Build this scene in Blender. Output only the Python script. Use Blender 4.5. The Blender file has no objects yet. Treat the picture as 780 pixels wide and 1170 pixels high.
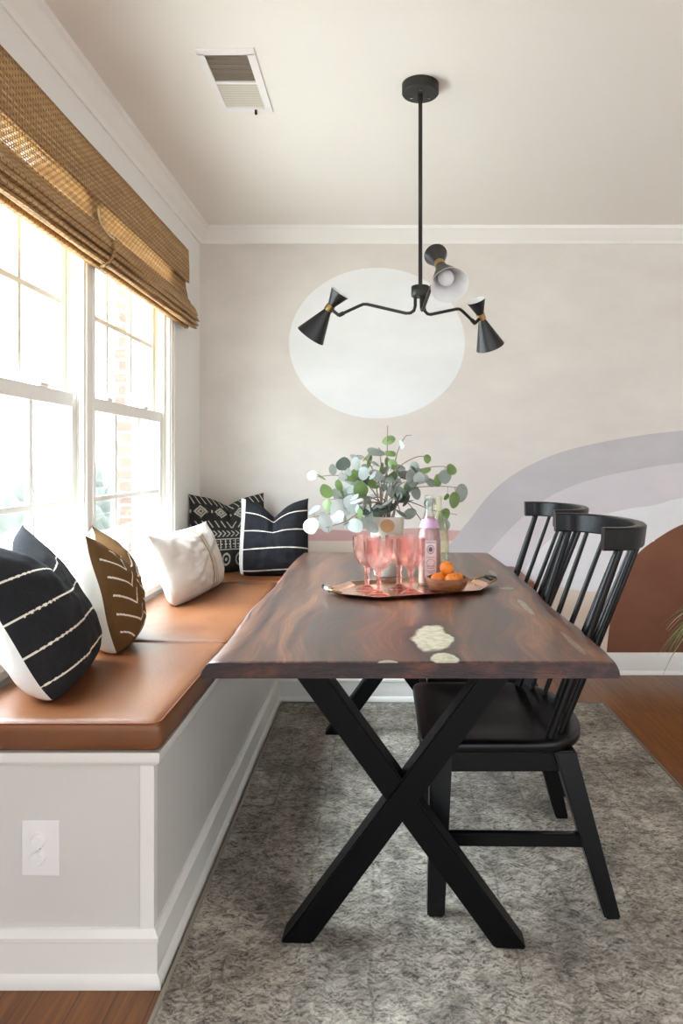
import bpy, bmesh, math, random
from mathutils import Vector, Matrix, noise
C = bpy.context.scene.collection
PI = math.pi
H = 1.17; F = 800.0; VX = 436.0; VY = 527.0

def at_y(px, py, Y): return Vector(((px-VX)*Y/F, Y, H-(py-VY)*Y/F))
def at_z(px, py, z):
    Y = (H-z)*F/(py-VY); return Vector(((px-VX)*Y/F, Y, z))

# ------------------------------------------------------------------ materials
def srgb(h):
    h = h.lstrip('#'); r = []
    for i in (0, 2, 4):
        c = int(h[i:i+2], 16)/255
        r.append(c/12.92 if c <= .04045 else ((c+.055)/1.055)**2.4)
    return (*r, 1)

class N:
    def __init__(s, name):
        s.m = bpy.data.materials.new(name); s.m.use_nodes = True
        s.nt = s.m.node_tree; s.b = s.nt.nodes['Principled BSDF']; s.out = s.nt.nodes['Material Output']
    def node(s, t, **kw):
        n = s.nt.nodes.new(t)
        for k, v in kw.items(): setattr(n, k, v)
        return n
    def link(s, a, b): s.nt.links.new(a, b)
    def put(s, sock, v):
        if hasattr(v, 'node'): s.link(v, sock)
        else: sock.default_value = v
    def math(s, op, a, b=0, c=0):
        n = s.node('ShaderNodeMath', operation=op)
        for i, v in enumerate((a, b, c)): s.put(n.inputs[i], v)
        return n.outputs[0]
    def coord(s, kind='Object'): return s.node('ShaderNodeTexCoord').outputs[kind]
    def mapping(s, vec, scale=(1,1,1), rot=(0,0,0), loc=(0,0,0)):
        n = s.node('ShaderNodeMapping'); s.link(vec, n.inputs[0])
        n.inputs['Location'].default_value = loc; n.inputs['Rotation'].default_value = rot; n.inputs['Scale'].default_value = scale
        return n.outputs[0]
    def noise(s, vec, scale=5, detail=4, rough=.5, dist=0, col=False):
        n = s.node('ShaderNodeTexNoise'); s.link(vec, n.inputs['Vector'])
        n.inputs['Scale'].default_value = scale; n.inputs['Detail'].default_value = detail
        n.inputs['Roughness'].default_value = rough; n.inputs['Distortion'].default_value = dist
        return n.outputs['Color' if col else 'Fac']
    def ramp(s, fac, stops):
        n = s.node('ShaderNodeValToRGB'); s.link(fac, n.inputs[0]); e = n.color_ramp.elements
        while len(e) < len(stops): e.new(.5)
        for i, (p, c) in enumerate(stops):
            e[i].position = p; e[i].color = srgb(c) if isinstance(c, str) else c
        return n.outputs[0]
    def mix(s, fac, a, b, mode='MIX'):
        n = s.node('ShaderNodeMix', data_type='RGBA', blend_type=mode)
        s.put(n.inputs[0], fac); s.put(n.inputs[6], a); s.put(n.inputs[7], b)
        return n.outputs[2]
    def xyz(s, vec):
        n = s.node('ShaderNodeSeparateXYZ'); s.link(vec, n.inputs[0]); return n.outputs
    def comb(s, x, y, z):
        n = s.node('ShaderNodeCombineXYZ')
        for i, v in enumerate((x, y, z)): s.put(n.inputs[i], v)
        return n.outputs[0]
    def bump(s, h, strength=.3, dist=.01):
        n = s.node('ShaderNodeBump'); n.inputs['Strength'].default_value = strength; n.inputs['Distance'].default_value = dist
        s.link(h, n.inputs['Height']); s.link(n.outputs[0], s.b.inputs['Normal'])
    def set(s, **kw):
        for k, v in kw.items(): s.put(s.b.inputs[k.replace('_', ' ')], v)
        return s

def plain(name, col, rough=.5, metal=0, spec=.5, bump=0, bscale=200, vary=0):
    n = N(name); c = srgb(col)
    if vary:
        a = tuple(max(0, x*(1-vary)) for x in c[:3])+(1,); b = tuple(min(1, x*(1+vary)) for x in c[:3])+(1,)
        n.set(Base_Color=n.mix(n.noise(n.coord(), 9, 4), a, b))
    else: n.set(Base_Color=c)
    n.set(Roughness=rough, Metallic=metal); n.b.inputs['Specular IOR Level'].default_value = spec
    if bump: n.bump(n.noise(n.coord(), bscale, 3), bump, .002)
    return n.m

MT = {}
MT['white_wall'] = plain('white_wall_paint', '#eceae6', .6, bump=.12, bscale=260)
MT['ceiling'] = plain('ceiling_paint', '#f0ece5', .8, bump=.1, bscale=200)
MT['trim'] = plain('white_trim_paint', '#efece6', .35, bump=.03, bscale=40)
MT['bench_paint'] = plain('bench_panel_paint', '#dbd7d2', .38, bump=.12, bscale=160)
MT['black_paint'] = plain('black_chair_paint', '#040405', .34, spec=.32, bump=.05, bscale=60)
MT['black_leg'] = plain('black_table_leg_paint', '#030304', .45, spec=.16, bump=.05, bscale=60)
MT['black_metal'] = plain('black_powder_metal', '#1e1c18', .42, spec=.4)
MT['shade_black'] = plain('black_shade_enamel', '#1b1a1a', .38)
MT['shade_white'] = plain('white_shade_lining', '#e4e4e4', .6)
MT['brass'] = plain('aged_brass', '#a08555', .35, metal=1)
MT['plastic'] = plain('white_plastic', '#f2efee', .3)
MT['dark_metal'] = plain('dark_handle', '#23211f', .3)
MT['silver'] = plain('polished_handle', '#c9c9cf', .15, metal=1)
MT['vinyl'] = plain('window_vinyl', '#efede4', .35)
MT['track'] = plain('window_track', '#c9c4bd', .4)
MT['cream_vinyl'] = plain('cream_sash', '#e9e2cf', .4)

def mural(name, col, vary=.05, blotch='#ffffff', amt=.15):
    n = N(name); v = n.coord()
    f = n.ramp(n.noise(n.mapping(v, (1.2, 1, 2.2)), 2.4, 5, .6), [(.35, (0,0,0,1)), (.7, (1,1,1,1))])
    f = n.math('MULTIPLY', f, amt)
    n.set(Base_Color=n.mix(f, srgb(col), srgb(blotch)), Roughness=.75)
    n.bump(n.noise(v, 220, 3), .12, .002)
    return n.m
MT['m_base'] = mural('mural_beige', '#d8d0c9', blotch='#e6e1d8', amt=.6)
MT['m_sun'] = mural('mural_white_sun', '#e4e5e4', amt=.3)
MT['m_grey'] = mural('mural_grey_arch', '#bdb8ba', blotch='#cdc8ca', amt=.7)
MT['m_lav'] = mural('mural_pale_lilac_arch', '#d3cccf', blotch='#ddd6d9', amt=.6)
MT['m_white'] = mural('mural_white_arch', '#e3e0e2', amt=.3)
MT['m_brown'] = mural('mural_terracotta_hill', '#74452f', blotch='#87583f', amt=.6)
MT['m_mauve'] = mural('mural_mauve_band', '#c79f9a', blotch='#d3b0aa', amt=.6)
MT['m_sand'] = mural('back_wall_sand', '#dccbb8', amt=.2)

def floor_mat():
    n = N('oak_floor_boards'); v = n.coord()
    x, y, z = n.xyz(v)
    w = .083
    bx = n.math('FLOOR', n.math('DIVIDE', x, w))
    off = n.math('MULTIPLY', n.math('FRACT', n.math('MULTIPLY', n.math('SINE', n.math('MULTIPLY', bx, 12.9)), 437.5)), 1.3)
    by = n.math('FLOOR', n.math('DIVIDE', n.math('ADD', y, off), 1.1))
    wn = n.node('ShaderNodeTexWhiteNoise', noise_dimensions='3D'); n.link(n.comb(bx, by, 0), wn.inputs[0])
    gx = n.math('ADD', n.math('MULTIPLY', x, 28), n.math('MULTIPLY', wn.outputs[0], 37))
    gr = n.noise(n.comb(gx, n.math('MULTIPLY', y, 1.7), 0), 1.6, 6, .6, 1.2)
    col = n.ramp(gr, [(.25, '#5a3010'), (.5, '#7c4a1e'), (.8, '#956029')])
    tone = n.math('ADD', n.math('MULTIPLY', wn.outputs[0], .35), .78)
    col = n.mix(1, col, n.comb(tone, tone, tone), 'MULTIPLY')
    fx = n.math('FRACT', n.math('DIVIDE', x, w))
    gap = n.math('LESS_THAN', n.math('ABSOLUTE', n.math('SUBTRACT', fx, .5)), .485)
    col = n.mix(gap, srgb('#4a250e'), col)
    n.set(Base_Color=col, Roughness=.32); n.bump(gap, .25, .002)
    return n.m
MT['floor'] = floor_mat()

def wood_top():
    n = N('live_edge_walnut'); v = n.coord(); x, y, z = n.xyz(v)
    wob = n.noise(n.mapping(v, (2.0, .7, 1)), 1.4, 3, .45)
    xx = n.math('ADD', n.math('MULTIPLY', x, 7.5), n.math('MULTIPLY', wob, 2.7))
    big = n.noise(n.comb(xx, n.math('MULTIPLY', y, .55), 0), 1.3, 3, .5, .5)
    fine = n.noise(n.comb(n.math('MULTIPLY', xx, 7), n.math('MULTIPLY', y, 2.5), z), 2.4, 6, .65)
    ring = n.math('SINE', n.math('MULTIPLY', xx, 9))
    f = n.math('ADD', n.math('MULTIPLY', big, .52), n.math('MULTIPLY', fine, .46))
    f = n.math('ADD', f, n.math('MULTIPLY', ring, .014))
    col = n.ramp(f, [(.32, '#150c0b'), (.43, '#301c17'), (.51, '#573629'), (.60, '#805537'), (.72, '#a47d5f')])
    # pale fungus patches with irregular rims
    def blob(cx, cy, rx, ry, wob_amt=.9, sc=9):
        dx = n.math('DIVIDE', n.math('SUBTRACT', x, cx), rx); dy = n.math('DIVIDE', n.math('SUBTRACT', y, cy), ry)
        d = n.math('SQRT', n.math('ADD', n.math('MULTIPLY', dx, dx), n.math('MULTIPLY', dy, dy)))
        return n.math('ADD', d, n.math('MULTIPLY', n.math('SUBTRACT', n.noise(v, sc, 4, .6), .5), wob_amt*2))
    for (cx, cy, rx, ry, k) in PATCH:
        d = blob(cx, cy, rx, ry)
        rim = n.ramp(d, [(.0, (1,1,1,1)), (1.0, (0,0,0,1))]); 
        dark = n.math('MULTIPLY', n.math('LESS_THAN', d, 1.32), .55*k)
        dark = n.math('MULTIPLY', n.math('SMOOTH_MIN', n.math('MAXIMUM', n.math('MULTIPLY', n.math('SUBTRACT', 1.6, d), 2.5), 0), 1, .1), .85*k)
        col = n.mix(dark, col, srgb('#1c1212'))
        pm = n.math('MINIMUM', n.math('MAXIMUM', n.math('MULTIPLY', n.math('SUBTRACT', 1.0, d), 6), 0), k)
        pc = n.ramp(n.noise(v, 60, 5, .7), [(.35, '#8f8871'), (.6, '#b9b39b')])
        col = n.mix(pm, col, pc)
    n.set(Base_Color=col, Roughness=n.math('ADD', n.math('MULTIPLY', fine, .2), .26))
    n.b.inputs['Specular IOR Level'].default_value = .55
    n.b.inputs['Coat Weight'].default_value = .24; n.b.inputs['Coat Roughness'].default_value = .22
    n.bump(fine, .12, .002)
    return n.m
def pt(px, py): p = at_z(px, py, .755); return p.x, p.y
PATCH = []
for (px, py, rx, ry, k) in [(496, 729, .048, .14, 1), (507, 752, .03, .05, .9), (600, 693, .010, .11, .45), (563, 655, .012, .07, .4),
                            (578, 672, .022, .02, .5), (444, 757, .024, .02, .7), (655, 735, .008, .12, .25)]:
    x_, y_ = pt(px, py); PATCH.append((x_, y_, rx, ry, k))
MT['walnut'] = wood_top()
def bark():
    n = N('walnut_live_edge'); v = n.coord()
    f = n.noise(n.mapping(v, (30, 5, 40)), 1.5, 6, .7, .6)
    n.set(Base_Color=n.ramp(f, [(.3, '#2a1614'), (.5, '#5a3328'), (.72, '#8f6049')]), Roughness=.5); n.bump(f, .6, .006)
    return n.m
MT['bark'] = bark()
def endgrain():
    n = N('walnut_end_grain'); v = n.coord()
    f = n.noise(n.mapping(v, (9, 1, 45)), 2, 6, .7, 1.5)
    g = n.noise(n.mapping(v, (5, 1, 5)), 2, 3)
    c = n.mix(n.ramp(g, [(.5, (0,0,0,1)), (.7, (1,1,1,1))]), n.ramp(f, [(.3, '#160c10'), (.6, '#33211f'), (.8, '#5a3c33')]), n.ramp(f, [(.3, '#3a1f1a'), (.7, '#744636')]))
    n.set(Base_Color=c, Roughness=.45); n.bump(f, .4, .004)
    return n.m
MT['endgrain'] = endgrain()

def leather():
    n = N('cognac_leather'); v = n.coord()
    f = n.noise(v, 3, 5, .6)
    n.set(Base_Color=n.ramp(f, [(.3, '#6a3e22'), (.7, '#82512f')]), Roughness=n.math('ADD', n.math('MULTIPLY', n.noise(v, 12, 4), .2), .3))
    n.bump(n.noise(v, 170, 4, .6), .25, .002)
    return n.m
MT['leather'] = leather()
MT['seam'] = plain('leather_piping', '#7c421f', .4)

def rug_mat():
    n = N('distressed_rug'); v = n.coord(); x, y, z = n.xyz(v)
    big = n.noise(v, 3.2, 5, .65)
    # fine herringbone strokes in blocks
    s = .052
    cx = n.math('FRACT', n.math('DIVIDE', x, s)); cid = n.math('FLOOR', n.math('DIVIDE', x, s))
    sgn = n.math('SUBTRACT', n.math('MULTIPLY', n.math('MODULO', n.math('ABSOLUTE', cid), 2), 2), 1)
    ph = n.math('ADD', n.math('MULTIPLY', y, 62), n.math('MULTIPLY', n.math('MULTIPLY', cx, sgn), 2.6))
    st = n.math('ABSOLUTE', n.math('SUBTRACT', n.math('FRACT', n.math('ADD', ph, n.math('MULTIPLY', n.noise(v, 30, 4, .7), 3.2))), .5))
    stroke = n.math('LESS_THAN', st, .2)
    worn = n.ramp(n.noise(n.mapping(v, (1, 1, 1)), 24, 6, .75), [(.42, (0,0,0,1)), (.58, (1,1,1,1))])
    stroke = n.math('MULTIPLY', stroke, worn)
    base = n.ramp(big, [(.3, '#7e776e'), (.5, '#989188'), (.7, '#b3aca2')])
    sp = n.ramp(n.noise(n.mapping(v, (1, 1.5, 1)), 42, 9, .85, .8), [(.40, (.20,.19,.18,1)), (.60, (1.7,1.67,1.62,1))])
    base = n.mix(1.0, base, sp, 'MULTIPLY')
    col = n.mix(n.math('MULTIPLY', stroke, .4), base, srgb('#cfc8bd'))
    # darker worn panels and thin block lines
    bl = .17
    def line(a, w):
        fr = n.math('FRACT', n.math('DIVIDE', n.math('ADD', a, n.math('MULTIPLY', n.noise(v, 6, 3), .05)), bl))
        return n.math('GREATER_THAN', n.math('ABSOLUTE', n.math('SUBTRACT', fr, .5)), .5-w)
    ln = n.math('MULTIPLY', n.math('MAXIMUM', line(x, .02), line(y, .02)), n.ramp(n.noise(v, 14, 4), [(.4, (0,0,0,1)), (.6, (1,1,1,1))]))
    col = n.mix(n.math('MULTIPLY', ln, .4), col, srgb('#3d3a38'))
    dk = n.ramp(n.noise(n.mapping(v, (1, .8, 1), loc=(4, 2, 0)), 5.5, 6, .7), [(.45, (0,0,0,1)), (.62, (1,1,1,1))])
    col = n.mix(n.math('MULTIPLY', dk, .5), col, srgb('#45413e'))
    n.set(Base_Color=col, Roughness=.95); n.b.inputs['Specular IOR Level'].default_value = .1
    n.bump(n.noise(v, 420, 3), .5, .003)
    return n.m
MT['rug'] = rug_mat()
MT['rug_edge'] = plain('rug_binding', '#8d8577', .9)

def woven(name, holes):
    n = N(name); v = n.coord(); x, y, z = n.xyz(v)
    zz = n.math('SUBTRACT', z, n.math('MULTIPLY', x, .6))
    rw = .0085 if not holes else .0105
    rid = n.math('FLOOR', n.math('DIVIDE', zz, rw))
    fr = n.math('FRACT', n.math('DIVIDE', zz, rw))
    wn = n.node('ShaderNodeTexWhiteNoise', noise_dimensions='1D'); n.link(rid, wn.inputs['W'])
    streak = n.noise(n.comb(n.math('MULTIPLY', y, 5), n.math('MULTIPLY', rid, 3.7), 0), 1.4, 5, .7)
    f = n.math('ADD', n.math('MULTIPLY', wn.outputs[0], .26), n.math('MULTIPLY', streak, .78))
    col = n.ramp(f, [(.2, '#8a6440'), (.5, '#bd945f'), (.8, '#e0c08c')])
    tp = .030
    ty = n.math('ABSOLUTE', n.math('SUBTRACT', n.math('FRACT', n.math('ADD', n.math('DIVIDE', y, tp), n.math('MULTIPLY', n.math('MODULO', n.math('ABSOLUTE', rid), 2), .5))), .5))
    thread = n.math('LESS_THAN', ty, .09)
    col = n.mix(n.math('MULTIPLY', thread, .7), col, srgb('#5f4024'))
    edge = n.math('GREATER_THAN', n.math('ABSOLUTE', n.math('SUBTRACT', fr, .5)), .40)
    col = n.mix(n.math('MULTIPLY', edge, .5), col, srgb('#5f4022'))
    n.set(Base_Color=col, Roughness=.6)
    n.bump(n.math('SUBTRACT', .5, n.math('ABSOLUTE', n.math('SUBTRACT', fr, .5))), .5, .003)
    tl = n.node('ShaderNodeBsdfTranslucent'); n.link(col, tl.inputs[0])
    mx = n.node('ShaderNodeMixShader'); mx.inputs[0].default_value = .22
    n.link(n.b.outputs[0], mx.inputs[1]); n.link(tl.outputs[0], mx.inputs[2]); n.link(mx.outputs[0], n.out.inputs[0])
    if holes:
        hole = n.math('MULTIPLY', n.math('GREATER_THAN', n.math('ABSOLUTE', n.math('SUBTRACT', fr, .5)), .30), n.math('GREATER_THAN', ty, .14))
        tp_ = n.node('ShaderNodeBsdfTransparent'); mh = n.node('ShaderNodeMixShader'); n.link(hole, mh.inputs[0])
        n.link(mx.outputs[0], mh.inputs[1]); n.link(tp_.outputs[0], mh.inputs[2]); n.link(mh.outputs[0], n.out.inputs[0])
    return n.m
MT['woven'] = woven('woven_bamboo', False)
MT['woven_open'] = woven('open_woven_bamboo', True)
MT['cord'] = plain('jute_cord', '#d9c6a0', .8)

def fabric(name, c1, c2=None, sc=240, rough=.9, b=.5):
    n = N(name); v = n.coord()
    f = n.noise(v, sc, 3, .6)
    n.set(Base_Color=n.mix(f, srgb(c1), srgb(c2 or c1)), Roughness=rough)
    n.b.inputs['Specular IOR Level'].default_value = .15
    g = n.noise(v, 6, 4, .55)
    n.bump(n.math('ADD', n.math('MULTIPLY', f, .35), n.math('MULTIPLY', g, 1.3)), b, .006)
    return n.m
MT['f_black'] = fabric('charcoal_cotton', '#1b1b1d', '#303033')
MT['f_navy'] = fabric('ink_cotton', '#1c1c20', '#2f2f34')
MT['f_cream'] = fabric('cream_linen', '#e6dfd3', '#f3eee5')
MT['f_white'] = fabric('white_linen', '#d8d3ce', '#e6e2de')
MT['f_lumbar'] = fabric('oatmeal_linen', '#d3cbc4', '#e2dbd5')
MT['f_brown'] = fabric('brown_mudcloth', '#553c21', '#6d5030')
MT['f_thread'] = fabric('cream_stitching', '#d9d1c0', '#eee8da')
MT['f_tan'] = fabric('tan_stripe', '#a59273', '#b8a687')
MT['f_mud'] = fabric('charcoal_mudcloth', '#22211f', '#343230')
MT['f_chalk'] = fabric('chalk_print', '#97938a', '#b9b5aa')

def glassy(name, col, refr=.5, dens=None):
    n = N(name)
    tr = n.node('ShaderNodeBsdfTransparent'); tr.inputs[0].default_value = srgb(col)
    gl = n.node('ShaderNodeBsdfGlass'); gl.inputs[0].default_value = srgb(col); gl.inputs['Roughness'].default_value = .02; gl.inputs['IOR'].default_value = 1.35
    gs = n.node('ShaderNodeBsdfGlossy'); gs.inputs['Roughness'].default_value = .03
    lw = n.node('ShaderNodeLayerWeight'); lw.inputs['Blend'].default_value = .5
    fac = n.math('ADD', .04, n.math('MULTIPLY', n.math('POWER', lw.outputs['Facing'], 5), .9))
    m1 = n.node('ShaderNodeMixShader'); m1.inputs[0].default_value = refr; n.link(tr.outputs[0], m1.inputs[1]); n.link(gl.outputs[0], m1.inputs[2])
    m2 = n.node('ShaderNodeMixShader'); n.link(fac, m2.inputs[0]); n.link(m1.outputs[0], m2.inputs[1]); n.link(gs.outputs[0], m2.inputs[2])
    n.link(m2.outputs[0], n.out.inputs[0])
    return n.m
MT['pane'] = glassy('window_glass', '#fbfdfc', 0)
MT['pink_glass'] = glassy('pink_pressed_glass', '#fff1ef', .35)
MT['pink_thick'] = glassy('thick_pink_glass', '#ffdfdb', .5)
MT['clear_glass'] = glassy('clear_bottle_glass', '#fbfdfb', .2)
MT['green_glass'] = glassy('pale_green_bottle_glass', '#f9faf2', .1)
def liquid():
    n = N('pink_soda'); n.set(Base_Color=srgb('#f6b4b6'), Roughness=.08)
    n.b.inputs['Transmission Weight'].default_value = .12; n.b.inputs['IOR'].default_value = 1.2
    return n.m
MT['liquid'] = liquid()
MT['label_ink'] = plain('label_ink', '#6d5560', .6)
MT['label_paper'] = plain('bottle_label_print', '#f6dcdc', .6)
MT['lilac_seal'] = plain('lilac_neck_seal', '#c9a2c6', .4)
def copper():
    n = N('copper_tray_metal'); v = n.coord()
    n.set(Base_Color=n.ramp(n.noise(v, 9, 4), [(.3, '#c98f73'), (.7, '#e8bfa6')]), Metallic=1, Roughness=n.math('ADD', n.math('MULTIPLY', n.noise(v, 30, 4), .2), .12))
    return n.m
MT['copper'] = copper()
def bowlwood():
    n = N('turned_wood'); v = n.coord()
    n.set(Base_Color=n.ramp(n.noise(n.mapping(v, (3, 3, 20)), 8, 5, .6, .6), [(.3, '#6a3a1f'), (.7, '#a86d42')]), Roughness=.45)
    return n.m
MT['bowl'] = bowlwood()
def orange():
    n = N('orange_peel'); v = n.coord()
    n.set(Base_Color=n.ramp(n.noise(v, 15, 3), [(.3, '#e8761a'), (.7, '#f79a35')]), Roughness=.42); n.bump(n.noise(v, 450, 2), .3, .002)
    return n.m
MT['orange'] = orange()
MT['green_dot'] = plain('stem_scar', '#6b5a2a', .7)
MT['ceramic'] = plain('cream_ceramic', '#ebe3d4', .4)
MT['tan_dot'] = plain('tan_glaze', '#d9a878', .45)
def leafm(name, a, b):
    n = N(name); v = n.coord()
    n.set(Base_Color=n.mix(n.noise(v, 25, 3), srgb(a), srgb(b)), Roughness=.5)
    n.b.inputs['Subsurface Weight'].default_value = 0
    tl = n.node('ShaderNodeBsdfTranslucent'); tl.inputs[0].default_value = srgb(b)
    mx = n.node('ShaderNodeMixShader'); mx.inputs[0].default_value = .3
    n.link(n.b.outputs[0], mx.inputs[1]); n.link(tl.outputs[0], mx.inputs[2]); n.link(mx.outputs[0], n.out.inputs[0])
    return n.m
MT['leaf_g'] = leafm('green_eucalyptus', '#66804a', '#86a062')
MT['leaf_b'] = leafm('blue_grey_eucalyptus', '#87908a', '#a9b0a7')
MT['leaf_w'] = leafm('silvery_eucalyptus', '#b0b7b4', '#cbd1cd')
MT['leaf_d'] = leafm('deep_eucalyptus', '#4f5c50', '#6f7b70')
MT['stem'] = plain('eucalyptus_stem', '#8a7768', .6)
MT['spider'] = leafm('spider_plant_leaf', '#5b7a3f', '#8da868')
MT['spider_pale'] = leafm('spider_plant_pale', '#c2b09a', '#dccfb8')
MT['soil'] = plain('potting_soil', '#2e2119', .95, bump=.6, bscale=60)
def brick():
    n = N('weathered_brick'); v = n.coord(); x, y, z = n.xyz(v)
    b = n.node('ShaderNodeTexBrick'); n.link(n.comb(n.math('ADD', x, y), z, 0), b.inputs['Vector'])
    b.inputs['Color1'].default_value = srgb('#6f564b'); b.inputs['Color2'].default_value = srgb('#624b42'); b.inputs['Mortar'].default_value = srgb('#857b73')
    b.inputs['Scale'].default_value = 1; b.inputs['Brick Width'].default_value = .21; b.inputs['Row Height'].default_value = .075; b.inputs['Mortar Size'].default_value = .008
    n.set(Base_Color=b.outputs[0], Roughness=.9); return n.m
MT['brick'] = brick()
MT['lawn'] = plain('pale_gravel_drive', '#c9c5bc', .95, vary=.1)
MT['hedge'] = leafm('hedge_leaves', '#7c8078', '#9a9d94')
MT['grille_shaded'] = plain('vent_louvre_shaded', '#9c9183', .6)  # near louvre bank, its shade put into the colour
MT['grille_lit'] = plain('vent_louvre_lit', '#d6cfc3', .6)  # far bank of the same vent, the light on it put into the colour
MT['duct'] = plain('vent_duct', '#90867a', .9)

# ------------------------------------------------------------------ mesh helpers
def obj(name, bm, mats, parent=None, smooth=False, loc=None):
    me = bpy.data.meshes.new(name)
    if loc is not None: bmesh.ops.translate(bm, verts=bm.verts, vec=-Vector(loc))
    bm.normal_update(); bm.to_mesh(me); bm.free()
    if not isinstance(mats, (list, tuple)): mats = [mats]
    for m in mats: me.materials.append(MT[m] if isinstance(m, str) else m)
    if smooth:
        for p in me.polygons: p.use_smooth = True
        if smooth == 'auto':
            try: me.set_sharp_from_angle(angle=math.radians(38))
            except Exception: pass
    o = bpy.data.objects.new(name, me); C.objects.link(o)
    if loc is not None: o.location = loc
    if parent is not None: o.parent = parent
    return o
def BM(): return bmesh.new()
def box(bm, a, b, bev=0, seg=2, mi=0):
    a, b = Vector(a), Vector(b); lo = Vector(map(min, a, b)); hi = Vector(map(max, a, b))
    r = bmesh.ops.create_cube(bm, size=1)
    vs = r['verts']; c = (lo+hi)/2; d = hi-lo
    for v in vs: v.co = Vector((v.co.x*d.x, v.co.y*d.y, v.co.z*d.z))+c
    fs = list({f for v in vs for f in v.link_faces})
    for f in fs: f.material_index = mi
    if bev:
        es = list({e for v in vs for e in v.link_edges})
        bmesh.ops.bevel(bm, geom=es, offset=bev, segments=seg, affect='EDGES', profile=.5)
    return bm
def ring_frame(d):
    d = d.normalized(); up = Vector((0,0,1)) if abs(d.z) < .9 else Vector((0,1,0))
    a = d.cross(up).normalized(); b = a.cross(d).normalized(); return a, b
def tube(bm, pts, r, seg=12, caps=True, mi=0):
    pts = [Vector(p) for p in pts]; n = len(pts)
    rs = r if isinstance(r, (list, tuple)) else [r]*n
    rings = []; a = None
    for i, p in enumerate(pts):
        d = (pts[min(i+1, n-1)]-pts[max(i-1, 0)]).normalized()
        if a is None: a, b = ring_frame(d)
        else:
            a = (a-d*a.dot(d)).normalized(); b = a.cross(d).normalized()
        rings.append([bm.verts.new(p+(a*math.cos(t)+b*math.sin(t))*rs[i]) for t in [2*PI*k/seg for k in range(seg)]])
    for i in range(n-1):
        for k in range(seg):
            f = bm.faces.new((rings[i][k], rings[i][(k+1) % seg], rings[i+1][(k+1) % seg], rings[i+1][k])); f.material_index = mi
    if caps:
        for rg in (rings[0], rings[-1]):
            f = bm.faces.new(rg); f.material_index = mi
    bmesh.ops.recalc_face_normals(bm, faces=bm.faces)
    return bm
def smooth_path(pts, n=8):
    pts = [Vector(p) for p in pts]; out = []
    P = [pts[0]*2-pts[1]]+pts+[pts[-1]*2-pts[-2]]
    for i in range(1, len(P)-2):
        for k in range(n):
            t = k/n; p0, p1, p2, p3 = P[i-1:i+3]
            out.append(.5*((2*p1)+(p2-p0)*t+(2*p0-5*p1+4*p2-p3)*t*t+(3*p1-p0-3*p2+p3)*t**3))
    out.append(pts[-1]); return out
def lathe(bm, prof, seg=40, M=None, mod=None, mi=0, closed=False):
    rings = []
    for (r, z) in prof:
        rg = []
        for k in range(seg):
            t = 2*PI*k/seg; rr = r*(mod(t, z) if mod else 1)
            rg.append(bm.verts.new((max(rr, 1e-5)*math.cos(t), max(rr, 1e-5)*math.sin(t), z)))
        rings.append(rg)
    m = len(rings)
    for i in range(m if closed else m-1):
        A, B = rings[i], rings[(i+1) % m]
        for k in range(seg):
            f = bm.faces.new((A[k], A[(k+1) % seg], B[(k+1) % seg], B[k])); f.material_index = mi
    if not closed:
        for rg in (rings[0], rings[-1]):
            f = bm.faces.new(rg); f.material_index = mi
    if M is not None:
        bmesh.ops.transform(bm, matrix=M, verts=[v for rg in rings for v in rg])
    bmesh.ops.recalc_face_normals(bm, faces=bm.faces)
    return bm
def sweep(bm, path, prof, closed=False):
    """path: XY points; prof: (outward offset, z); outward = right of travel."""
    path = [Vector((p[0], p[1], 0)) for p in path]; n = len(path); rows = []
    for i, p in enumerate(path):
        ds = []
        if i > 0: ds.append((p-path[i-1]).normalized())
        if i < n-1: ds.append((path[i+1]-p).normalized())
        ns = [Vector((d.y, -d.x, 0)) for d in ds]
        nn = sum(ns, Vector())/len(ns)
        nn = nn/(nn.length**2)
        rows.append([bm.verts.new(p+nn*o+Vector((0,0,z))) for o, z in prof])
    m = len(prof)
    for i in range(n-1):
        for k in range(m):
            bm.faces.new((rows[i][k], rows[i+1][k], rows[i+1][(k+1) % m], rows[i][(k+1) % m]))
    bm.faces.new(rows[0]); bm.faces.new(rows[-1])
    bmesh.ops.recalc_face_normals(bm, faces=bm.faces)
    return bm
def prism(bm, poly, vec, mi=0, bev=0):
    """poly: list of 3d points; extruded by vec"""
    a = [bm.verts.new(Vector(p)) for p in poly]; b = [bm.verts.new(Vector(p)+Vector(vec)) for p in poly]
    n = len(a); fs = [bm.faces.new(a), bm.faces.new(b)]
    for i in range(n): fs.append(bm.faces.new((a[i], a[(i+1) % n], b[(i+1) % n], b[i])))
    for f in fs: f.material_index = mi
    bmesh.ops.recalc_face_normals(bm, faces=bm.faces)
    if bev:
        bmesh.ops.bevel(bm, geom=list({e for f in fs for e in f.edges}), offset=bev, segments=2, affect='EDGES')
    return bm
def tag(o, label=None, cat=None, group=None, kind=None):
    if label: o['label'] = label
    if cat: o['category'] = cat
    if group: o['group'] = group
    if kind: o['kind'] = kind
    return o
def empty(name, loc, rz=0, rot=None):
    o = bpy.data.objects.new(name, None); o.empty_display_size = .1; C.objects.link(o)
    o.location = loc; o.rotation_euler = rot or (0, 0, rz); return o
def struct(name, bm, mats, smooth=False):
    o = obj(name, bm, mats, smooth=smooth); o['kind'] = 'structure'; return o
def dup(root, loc, rz=None):
    r = root.copy(); C.objects.link(r); r.location = loc
    if rz is not None: r.rotation_euler = (0, 0, rz)
    for ch in list(root.children):
        c = ch.copy(); C.objects.link(c); c.parent = r
        for g in list(ch.children):
            d = g.copy(); C.objects.link(d); d.parent = c
    return r

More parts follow.
